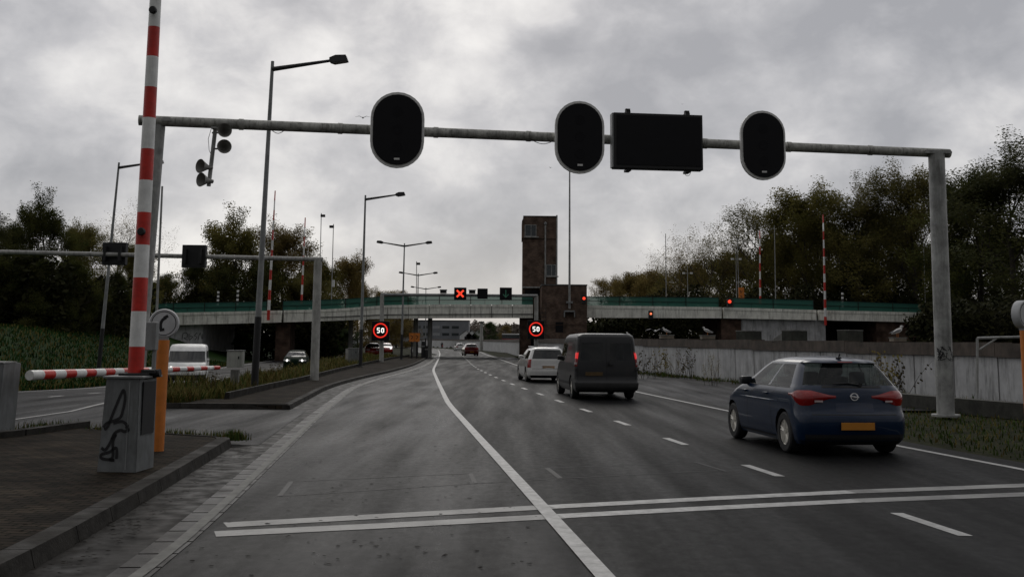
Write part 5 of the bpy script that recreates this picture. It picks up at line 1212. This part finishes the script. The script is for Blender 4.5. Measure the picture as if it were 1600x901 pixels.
# distant motorcycle
q = A(691, 541, 300); T = thing('motorcycle', 'tiny dark motorcycle far down the road, seen from behind', 'motorcycle', (q.x, 300, 0), R(8))
for yv in (.3, 1.75): b = MB(); b.lathe([(.2, -.05), (.31, -.05), (.32, 0), (.31, .05), (.2, .05)], 20, 'X', c=(0, yv, .32)); b.build('wheel', RUB, T, True)
b = MB(); b.box(-.16, .16, .35, 1.5, .4, .85, bev=.08); b.tube([(-.38, 1.5, 1.05), (.38, 1.5, 1.05)], .03, 6); b.build('frame', BLACK, T); b = MB(); b.box(-.07, .07, .02, .06, .75, .85); b.build('tail_lamp', TREDL, T)
bmn = MB(); vs_ = [(0, .75, .95), (0, .8, 1.25), (0, .88, 1.5), (0, .92, 1.62), (0, .95, 1.78), (.16, .86, 1.46), (.3, 1.1, 1.2), (.34, 1.42, 1.08), (-.16, .86, 1.46), (-.3, 1.1, 1.2), (-.34, 1.42, 1.08), (.14, .8, .9), (.22, 1.1, .72), (.2, .9, .35), (-.14, .8, .9), (-.22, 1.1, .72), (-.2, .9, .35)]
me = bpy.data.meshes.new('person'); me.from_pydata(vs_, [(0, 1), (1, 2), (2, 3), (3, 4), (2, 5), (5, 6), (6, 7), (2, 8), (8, 9), (9, 10), (0, 11), (11, 12), (12, 13), (0, 14), (14, 15), (15, 16)], [])
o = bpy.data.objects.new('person', me); C.objects.link(o); o.location = T.location; o.rotation_euler = T.rotation_euler; md = o.modifiers.new('s', 'SKIN')
for i, r_ in enumerate([.17, .17, .16, .08, .15, .09, .06, .05, .09, .06, .05, .11, .09, .07, .11, .09, .07]): me.skin_vertices[0].data[i].radius = (r_, r_)
o.modifiers.new('b', 'SUBSURF').levels = 1; me.materials.append(BLACK); tag(o, 'rider in dark clothing and helmet sitting on the distant motorcycle', 'person')
# ------------------------------------------------------------------ far background
T = thing('office_building', 'long pale grey building with window bands seen under the bridge', 'building', (0, 440, 0)); Y = 440
x0, x1, x2 = A(575, 530, Y).x, A(732, 530, Y).x, A(640, 530, Y).x; zt_ = A(690, 501, Y).z
b = MB(); b.box(x0, x1, 0, 14, 0, zt_); b.build('wall', mat('pale_facade', (.20, .21, .225), .7, var=.15, scale=.2), T)
for i in range(9):
    xa_ = x0 + 3 + i * (x1 - x0 - 6) / 9; b = MB()
    for k in range(3): b.box(xa_, xa_ + 2.9, -.06, -.01, 1.6 + k * 2.9, 2.7 + k * 2.9)
    b.build('window_band', WIN if i % 3 else mat('pale_blind', (.33, .34, .35), .6), T)
b = MB(); b.box(x0 - .2, x1 + .2, -.2, 14.2, zt_, zt_ + .3); b.build('roof', ROOF, T)
for u, w_, lab in ((728, 5.0, 'left white gabled house above the far wall'), (737, 4.4, 'middle white gabled house above the far wall'), (746, 4.4, 'right white gabled house above the far wall')):
    q = A(u, 530, 425); T = thing('white_house', lab, 'house', (q.x, 425, 0), group='white houses beyond the far wall'); h_ = A(u, 520, 425).z; b = MB(); b.prism([(-w_ / 2, 0), (w_ / 2, 0), (w_ / 2, h_ - 1.0), (0, h_ + .8), (-w_ / 2, h_ - 1.0)], 0, 6); b.build('wall', WPAINT, T)
    b = MB(); b.box(-.6, .6, -.05, -.01, 3, 4.2); b.build('window', BLK_G, T); b = MB(); b.prism([(-w_ / 2 - .2, h_ - 1.2), (0, h_ + .9), (w_ / 2 + .2, h_ - 1.2), (w_ / 2 + .2, h_ - .95), (0, h_ + 1.15), (-w_ / 2 - .2, h_ - .95)], -.15, 6.1); b.build('roof', ROOF, T)
q = A(802, 528, 300); T = thing('red_bus', 'red and white bus passing on the street behind the far wall', 'bus', (q.x, 300, 1.4)); b = MB(); b.box(-3.2, 3.2, 0, 2.5, .35, 1.5, bev=.1); b.build('lower_body', mat('bus_red', (.3, .03, .025), .4), T); b = MB(); b.box(-3.15, 3.15, .05, 2.45, 1.5, 2.6); b.build('window_band', WIN, T); b = MB(); b.box(-3.2, 3.2, 0, 2.5, 2.6, 2.9, bev=.08); b.build('roof', WPAINT, T)
for s in (-2, 2): b = MB(); b.lathe([(.3, -.1), (.48, -.1), (.48, .1), (.3, .1)], 16, 'Y', c=(s, 0, .48)); b.build('wheel', RUB, T)
q = A(752, 535, 232); T = thing('roadside_column', 'pale concrete column at the right roadside beyond the bridge', 'column', (q.x, 232, 0)); b = MB(); b.cyl((0, 0, 0), (0, 0, 6), .35, n=14); b.build('shaft', POSTC, T); b = MB(); b.box(-.6, .6, -.5, .5, 6, 6.3); b.build('cap', CONC, T)
# ------------------------------------------------------------------ trees
def gen_tree(seed, H_=20., levels=4, leaves=18, lsz=.28, crown_start=.22, spread=.62, mi=0, twigs=0, up=.35, droop=0, lean=.0, dens=1., lspread=.03):
    rnd = random.Random(seed); tb, lb, twb = MB(), MB(), None; tips = []
    def seg(p, d, ln, r, lv):
        n = 3 if lv < 3 else 2; pts = [p]; rs = [r]; dd = d.copy()
        for i in range(n):
            dd = (dd + Vector((rnd.gauss(0, .11), rnd.gauss(0, .11), rnd.gauss(.02, .07)))).normalized(); pts.append(pts[-1] + dd * ln / n); rs.append(r * (1 - .45 * (i + 1) / n))
        tb_n = (9, 6, 5, 4, 3, 3)[min(lv, 5)]
        for i in range(n): tb.cyl(pts[i], pts[i + 1], rs[i], rs[i + 1], tb_n, False)
        return pts, rs, dd
    def grow(p, d, ln, r, lv):
        pts, rs, dd = seg(p, d, ln, r, lv)
        if lv >= levels:
            tips.append((pts[-1], dd)); tips.append((pts[1], dd)); return
        k = (6, 5, 4, 4, 3)[min(lv, 4)]
        for i in range(k):
            t = .35 + .65 * (i + rnd.random() * .6) / k if lv else 1.0; j = min(len(pts) - 2, int(t * (len(pts) - 1))); f = t * (len(pts) - 1) - j; q = pts[j].lerp(pts[j + 1], min(1, f))
            a = rnd.uniform(0, 6.283); ax = dd.orthogonal().normalized(); ax = (ax * math.cos(a) + dd.cross(ax) * math.sin(a)); sp_ = rnd.uniform(.45, .95) if lv else rnd.uniform(.3, .75)
            nd_ = (dd * math.cos(sp_) + ax * math.sin(sp_) + Vector((0, 0, up * (.5 if lv else .3)))).normalized(); grow(q, nd_, ln * rnd.uniform(.55, .8), rs[-1] * rnd.uniform(.5, .72) if lv else r * rnd.uniform(.4, .6), lv + 1)
    # trunk with side limbs all the way up
    top = H_ * .62; tp_ = [Vector((0, 0, -.3))]; rr = [H_ * .018]
    for i in range(1, 7): tp_.append(Vector((rnd.gauss(0, .12) * i * .4 + lean * i, rnd.gauss(0, .12) * i * .4, top * i / 6))); rr.append(H_ * .018 * (1 - .12 * i))
    for i in range(6): tb.cyl(tp_[i], tp_[i + 1], rr[i], rr[i + 1], 10, False)
    nl = 13
    for i in range(nl):
        t = crown_start + (1 - crown_start) * (i + .5 * rnd.random()) / nl; j = min(5, int(t * 6)); q = tp_[j].lerp(tp_[j + 1], t * 6 - j) ; a = i * 2.4 + rnd.uniform(-.4, .4); elev = .25 + 1.05 * t * rnd.uniform(.8, 1.1)
        d = Vector((math.cos(a) * math.cos(elev), math.sin(a) * math.cos(elev), math.sin(elev))); ln = H_ * .235 * (1.05 - .35 * abs(t - .55)) * spread / .62 * rnd.uniform(.85, 1.15)
        grow(q, d, ln, rr[j] * .42, 2)
    for i in range(3): grow(tp_[-1], Vector((rnd.gauss(0, .35), rnd.gauss(0, .35), 1)).normalized(), H_ * .2, rr[-1] * .8, 2)
    for p, d in tips:
        if rnd.random() > dens: continue
        for _ in range(leaves):
            o_ = Vector([max(-1.7, min(1.7, rnd.gauss(0, 1))) for _k in range(3)]) * H_ * lspread; q = p + o_; s = lsz * rnd.uniform(.5, 1.25)
            a = Vector((rnd.gauss(0, 1), rnd.gauss(0, 1), rnd.gauss(0, 1))).normalized(); c = a.orthogonal().normalized() * s * .55; a = a * s
            lb.f([lb.v(q - a * .5), lb.v(q + c * .5), lb.v(q + a * .5), lb.v(q - c * .5)])
    return tb, lb
def leafmat(m1, n): return m1
protos = {}
def proto(key, **k):
    tb, lb = gen_tree(**k); a = bpy.data.meshes.new(key + '_trunk'); tb.b.to_mesh(a); tb.b.free(); a.materials.append(BARK); a.shade_smooth(); c = bpy.data.meshes.new(key + '_crown'); lb.b.to_mesh(c); lb.b.free()
    protos[key] = (a, c, {})
proto('full', seed=1, leaves=85, lsz=.31, levels=4, crown_start=.10, lspread=.026)
proto('loose', seed=2, leaves=85, lsz=.28, levels=4, crown_start=.14, up=.6, lspread=.022)
proto('loose2', seed=9, leaves=90, lsz=.28, levels=4, crown_start=.12, up=.45, spread=.7, lspread=.023)
proto('thin', seed=3, leaves=48, lsz=.25, levels=4, crown_start=.2, up=.5, lspread=.02)
proto('bare', seed=4, leaves=9, lsz=.2, levels=5, crown_start=.2, up=.35, dens=.8, spread=.85, lspread=.022)
proto('full2', seed=5, leaves=95, lsz=.33, levels=4, crown_start=.04, spread=.85, lspread=.03)
def tree(label, u, vtop, Y, kind, leaf, sx=1., rz=None, group='trees lining the canal', z0=None, cat='tree', name='tree'):
    a, c, cache = protos[kind]; q = A(u, 500, Y); z0 = zf(q.x, Y) if z0 is None else z0; h_ = A(u, vtop, Y).z - z0
    T = thing(name, label, cat, (q.x, Y, z0), rz if rz is not None else (u * 1.7) % 6.28, group); s = h_ / protos_h[kind]; T.scale = (s * sx, s * sx, s)
    if leaf not in cache: m_ = c if not cache else c.copy(); m_.materials.clear(); m_.materials.append(LEAF[leaf]); cache[leaf] = m_
    for nm, me_ in (('trunk', a), ('crown', cache[leaf])): o = bpy.data.objects.new(nm, me_); C.objects.link(o); o.parent = T
    return T
protos_h = {k: sorted(v.co.z for v in p[1].vertices)[int(len(p[1].vertices) * .995)] for k, p in protos.items()}
RT = [(1585, 212, 112, 'loose2', 0, 1.30, 'tallest dark tree at the right edge beyond the portal post'), (1535, 262, 118, 'full', 0, 1.08, 'dark tree just right of the right portal post'), (1500, 300, 150, 'thin', 1, 1.02, 'thin-crowned tree showing between the portal post and the dark trees'),
      (1430, 262, 142, 'loose', 1, 0.97, 'olive tree directly left of the right portal post'), (1345, 278, 146, 'loose2', 1, 1.08, 'broad olive tree behind the far right raised barrier arm'), (1262, 294, 150, 'loose', 1, 1.02, 'olive-brown tree left of the far right raised barrier arm'),
      (1190, 320, 158, 'thin', 1, 1.13, 'thinning tree behind the slim raised arm on the right span'), (1110, 340, 166, 'bare', 2, 1.15, 'almost leafless spreading tree left of the bare masts'), (1062, 372, 172, 'bare', 2, 1.1, 'bare tree at the left end of the tall row, beside the dark pole'),
      (1398, 330, 160, 'full', 0, 1.13, 'darker tree in the second row behind the broad olive tree'), (1300, 345, 165, 'full', 0, 1.19, 'dark low tree between the two olive trees on the right'), (1220, 372, 160, 'full2', 1, 1.05, 'brown-green low tree behind the bare mast on the right span'),
      (1148, 395, 172, 'full2', 1, 1.1, 'low bushy tree behind the orange warning board'), (1085, 412, 180, 'full2', 1, 1.1, 'low bushy tree behind the short floodlight mast'), (1025, 425, 190, 'full2', 2, 1.1, 'brownish rounded tree right of the low far trees'),
      (995, 428, 215, 'full2', 2, 1.3, 'rounded brown tree in the low far row right of the pier house'), (955, 434, 235, 'thin', 2, 1.48, 'lowest thin tree nearest the pier house'), (1560, 360, 140, 'full2', 0, 1.2, 'dense dark tree filling the right edge behind the tall one'), (1470, 380, 150, 'full2', 0, 1.0, 'dense dark tree directly behind the right portal post'), (1350, 400, 150, 'full2', 0, 1.1, 'dark bushy tree low behind the far right span')]
for u, v_, Y, k, lf, sx, lab in RT: tree(lab, u, v_, Y, k, lf, sx)
LT = [(62, 303, 88, 'loose2', 0, .95, 'tall dark green tree behind the left end of the lower beam'), (10, 345, 92, 'full', 0, 1.0, 'dark tree at the left edge of the view'), (180, 318, 128, 'bare', 2, 1.0, 'leafless round-headed tree behind the single-arm lamp on the left'), (122, 352, 100, 'loose', 1, .9, 'olive tree between the tall dark tree and the bare one'),
      (205, 385, 112, 'full2', 1, .7, 'low tree just left of the nearest raised barrier'), (298, 408, 135, 'full', 0, .9, 'small dark tree behind the right-hand lane signal back'), (365, 334, 140, 'loose2', 1, 1.15, 'large autumn tree left of the nearest lamp post'), (440, 352, 146, 'loose', 2, 1.0, 'brown autumn tree right of the nearest lamp post'),
      (495, 402, 150, 'full', 1, .9, 'small tree behind the lower gantry post'), (545, 402, 156, 'loose', 2, .9, 'brown-red tree left of the lamp by the speed sign'), (340, 415, 138, 'full2', 0, 1.2, 'low dense tree filling behind the left bridge railing'), (410, 410, 142, 'full2', 0, 1.2, 'low dense tree directly behind the nearest lamp post'),
      (470, 428, 142, 'full2', 1, 1.1, 'low bushy tree behind the thinner raised arm'), (40, 395, 84, 'full2', 0, 1.3, 'dense dark bushy tree on the left bank'), (110, 410, 86, 'full2', 0, 1.2, 'dense dark bushy tree in the middle of the left bank'), (180, 425, 96, 'full2', 0, .8, 'dense dark bushy tree on the bank behind the raised barrier'), (-40, 330, 85, 'loose', 0, 1.0, 'dark tree leaning in at the left edge'), (255, 430, 132, 'full2', 0, .9, 'dark bush-like tree beside the left end of the bridge'), (560, 440, 170, 'full2', 2, .8, 'small rounded tree right of the brown-red one')]
for u, v_, Y, k, lf, sx, lab in LT: tree(lab, u, v_, Y, k, lf, sx, group='trees on the left bank')
for u, v_, Y, k, lf, lab in ((765, 503, 300, 'full2', 3, 'single dark green tree seen under the bridge above the far wall'), (620, 456, 330, 'full2', 2, 'far low tree above the railing left of the twin lamp'), (600, 457, 320, 'full2', 2, 'far low tree above the railing beside the gantry post'), (790, 508, 420, 'thin', 2, 'pale far tree under the bridge behind the bus')): tree(lab, u, v_, Y, k, lf, 1.2, group='far trees beyond the bridge')
# low shrubs under and behind the bridge
def shrub(label, u, vtop, Y, leaf, sx=1.3, z0=None, name='shrub', group='shrubs around the bridge'): return tree(label, u, vtop, Y, 'full2', leaf, sx, group=group, z0=z0, cat='shrub', name=name)
for i, (u, vt, Y, lf, lab) in enumerate(((540, 515, 140, 3, 'green shrub seen under the bridge behind the lower gantry post'), (515, 520, 138, 3, 'green shrub under the bridge left of the grey cabinets'), (378, 520, 133, 3, 'shrub just inside the dark opening by the nearest lamp post'), (335, 505, 150, 0, 'dark shrub in the opening right of the grey abutment'), (480, 503, 150, 0, 'dark shrub deep in the opening right of the brick pier'),
    (950, 500, 142, 0, 'shrub under the right span beside the pier house'), (990, 498, 142, 0, 'shrub under the right span above the dark van'), (1040, 498, 142, 0, 'shrub under the right span behind the flapping gull'), (1090, 499, 142, 0, 'shrub in the dark opening left of the brick pier'), (1335, 505, 142, 0, 'shrub in the far right opening under the bridge'), (1500, 500, 100, 0, 'shrub behind the guard frame at the right'), (1560, 505, 95, 0, 'shrub behind the wall at the right edge'), (1530, 470, 120, 0, 'taller shrub beyond the wall between the post and the phone'))):
    shrub(lab, u, vt, Y, lf, 1.6)
# tall dry weed stalks by the wall
pw = MB()
rnd = random.Random(12); stalk_me = []
for k in range(3):
    b = MB(); l_ = MB()
    for s in range(9):
        x, y = rnd.gauss(0, .16), rnd.gauss(0, .16); dx, dy = rnd.gauss(0, .25), rnd.gauss(0, .25); h_ = rnd.uniform(.7, 1.5); b.tube([(x, y, 0), (x + dx * .5, y + dy * .5, h_ * .6), (x + dx, y + dy, h_)], [.008, .006, .003], 4)
        for j in range(9): t = rnd.uniform(.3, 1); px, py, pz = x + dx * t + rnd.gauss(0, .06), y + dy * t + rnd.gauss(0, .06), h_ * t; r_ = .035; l_.f([l_.v((px - r_, py, pz)), l_.v((px, py - r_, pz + r_)), l_.v((px + r_, py, pz + .01)), l_.v((px, py + r_, pz - r_))])  # small quads scattered up each stalk as its seed heads
    a = bpy.data.meshes.new('stalks'); b.b.to_mesh(a); b.b.free(); a.materials.append(BARK); c = bpy.data.meshes.new('seed_heads'); l_.b.to_mesh(c); l_.b.free(); c.materials.append(WEED); stalk_me.append((a, c))
spots = [(1003, 592), (1018, 590), (1040, 588), (1056, 590), (1078, 592), (1142, 592), (1116, 602), (1385, 625), (1370, 622), (1404, 622)] + [(430, 600), (300, 625), (455, 590), (510, 582), (330, 622)]
labs = ['tall dry weed just right of the dark van', 'dry weed clump second from the dark van', 'dense dry weed clump in the middle of the wall foot', 'dense dry weed right of the middle clump', 'thin dry weed between the middle clump and the blue car', 'dry weed right beside the blue car bonnet', 'low dry weed in front of the wall before the blue car', 'dry weed between the blue car and the right portal post', 'dry weed close behind the blue car', 'dry weed nearest the right portal post', 'dry weed beside the nearest lamp post foot', 'dry weed right of the orange phone pillar', 'dry weed between the lamp post and the lower gantry post', 'dry weed right of the lower gantry post', 'dry weed left of the pale box on its stand']
for i, ((u, v_), lab) in enumerate(zip(spots, labs)):
    p = gpos(u, v_); T = thing('weed_clump', lab, 'weed', p, i * 1.3, 'dry weed clumps'); T.scale = (1.1,) * 3 if i < 10 else (.6,) * 3
    for nm, me_ in zip(('stalks', 'seed_heads'), stalk_me[i % 3]): o = bpy.data.objects.new(nm, me_); C.objects.link(o); o.parent = T

# ------------------------------------------------------------------ undergrowth behind the bridge and on the bank
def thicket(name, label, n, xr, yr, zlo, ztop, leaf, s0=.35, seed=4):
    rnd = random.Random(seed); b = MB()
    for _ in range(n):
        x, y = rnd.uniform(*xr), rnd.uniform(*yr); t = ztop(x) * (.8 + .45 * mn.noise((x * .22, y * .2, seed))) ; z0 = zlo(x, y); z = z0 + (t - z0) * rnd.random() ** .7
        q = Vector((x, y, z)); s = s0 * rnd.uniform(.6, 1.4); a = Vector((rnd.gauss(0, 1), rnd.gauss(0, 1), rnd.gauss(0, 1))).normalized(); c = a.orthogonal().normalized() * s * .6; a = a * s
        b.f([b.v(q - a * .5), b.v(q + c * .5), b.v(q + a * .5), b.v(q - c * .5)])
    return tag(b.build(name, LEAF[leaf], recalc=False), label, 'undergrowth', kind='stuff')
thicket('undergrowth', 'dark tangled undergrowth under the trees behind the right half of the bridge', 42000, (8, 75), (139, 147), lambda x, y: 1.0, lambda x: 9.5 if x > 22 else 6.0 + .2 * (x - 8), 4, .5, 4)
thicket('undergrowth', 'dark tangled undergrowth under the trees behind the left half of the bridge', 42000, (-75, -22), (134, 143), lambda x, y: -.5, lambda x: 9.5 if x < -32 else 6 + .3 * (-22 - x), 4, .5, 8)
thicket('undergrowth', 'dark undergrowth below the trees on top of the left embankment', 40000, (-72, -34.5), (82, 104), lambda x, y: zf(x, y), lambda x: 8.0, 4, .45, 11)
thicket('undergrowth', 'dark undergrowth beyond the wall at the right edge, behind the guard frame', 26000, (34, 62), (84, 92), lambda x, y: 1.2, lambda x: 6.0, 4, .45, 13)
thicket('far_woods', 'haze-pale far woodland on the horizon seen through the gap under the bridge', 26000, (-75, 25), (600, 625), lambda x, y: 0, lambda x: 13.5, 5, 1.6, 17)
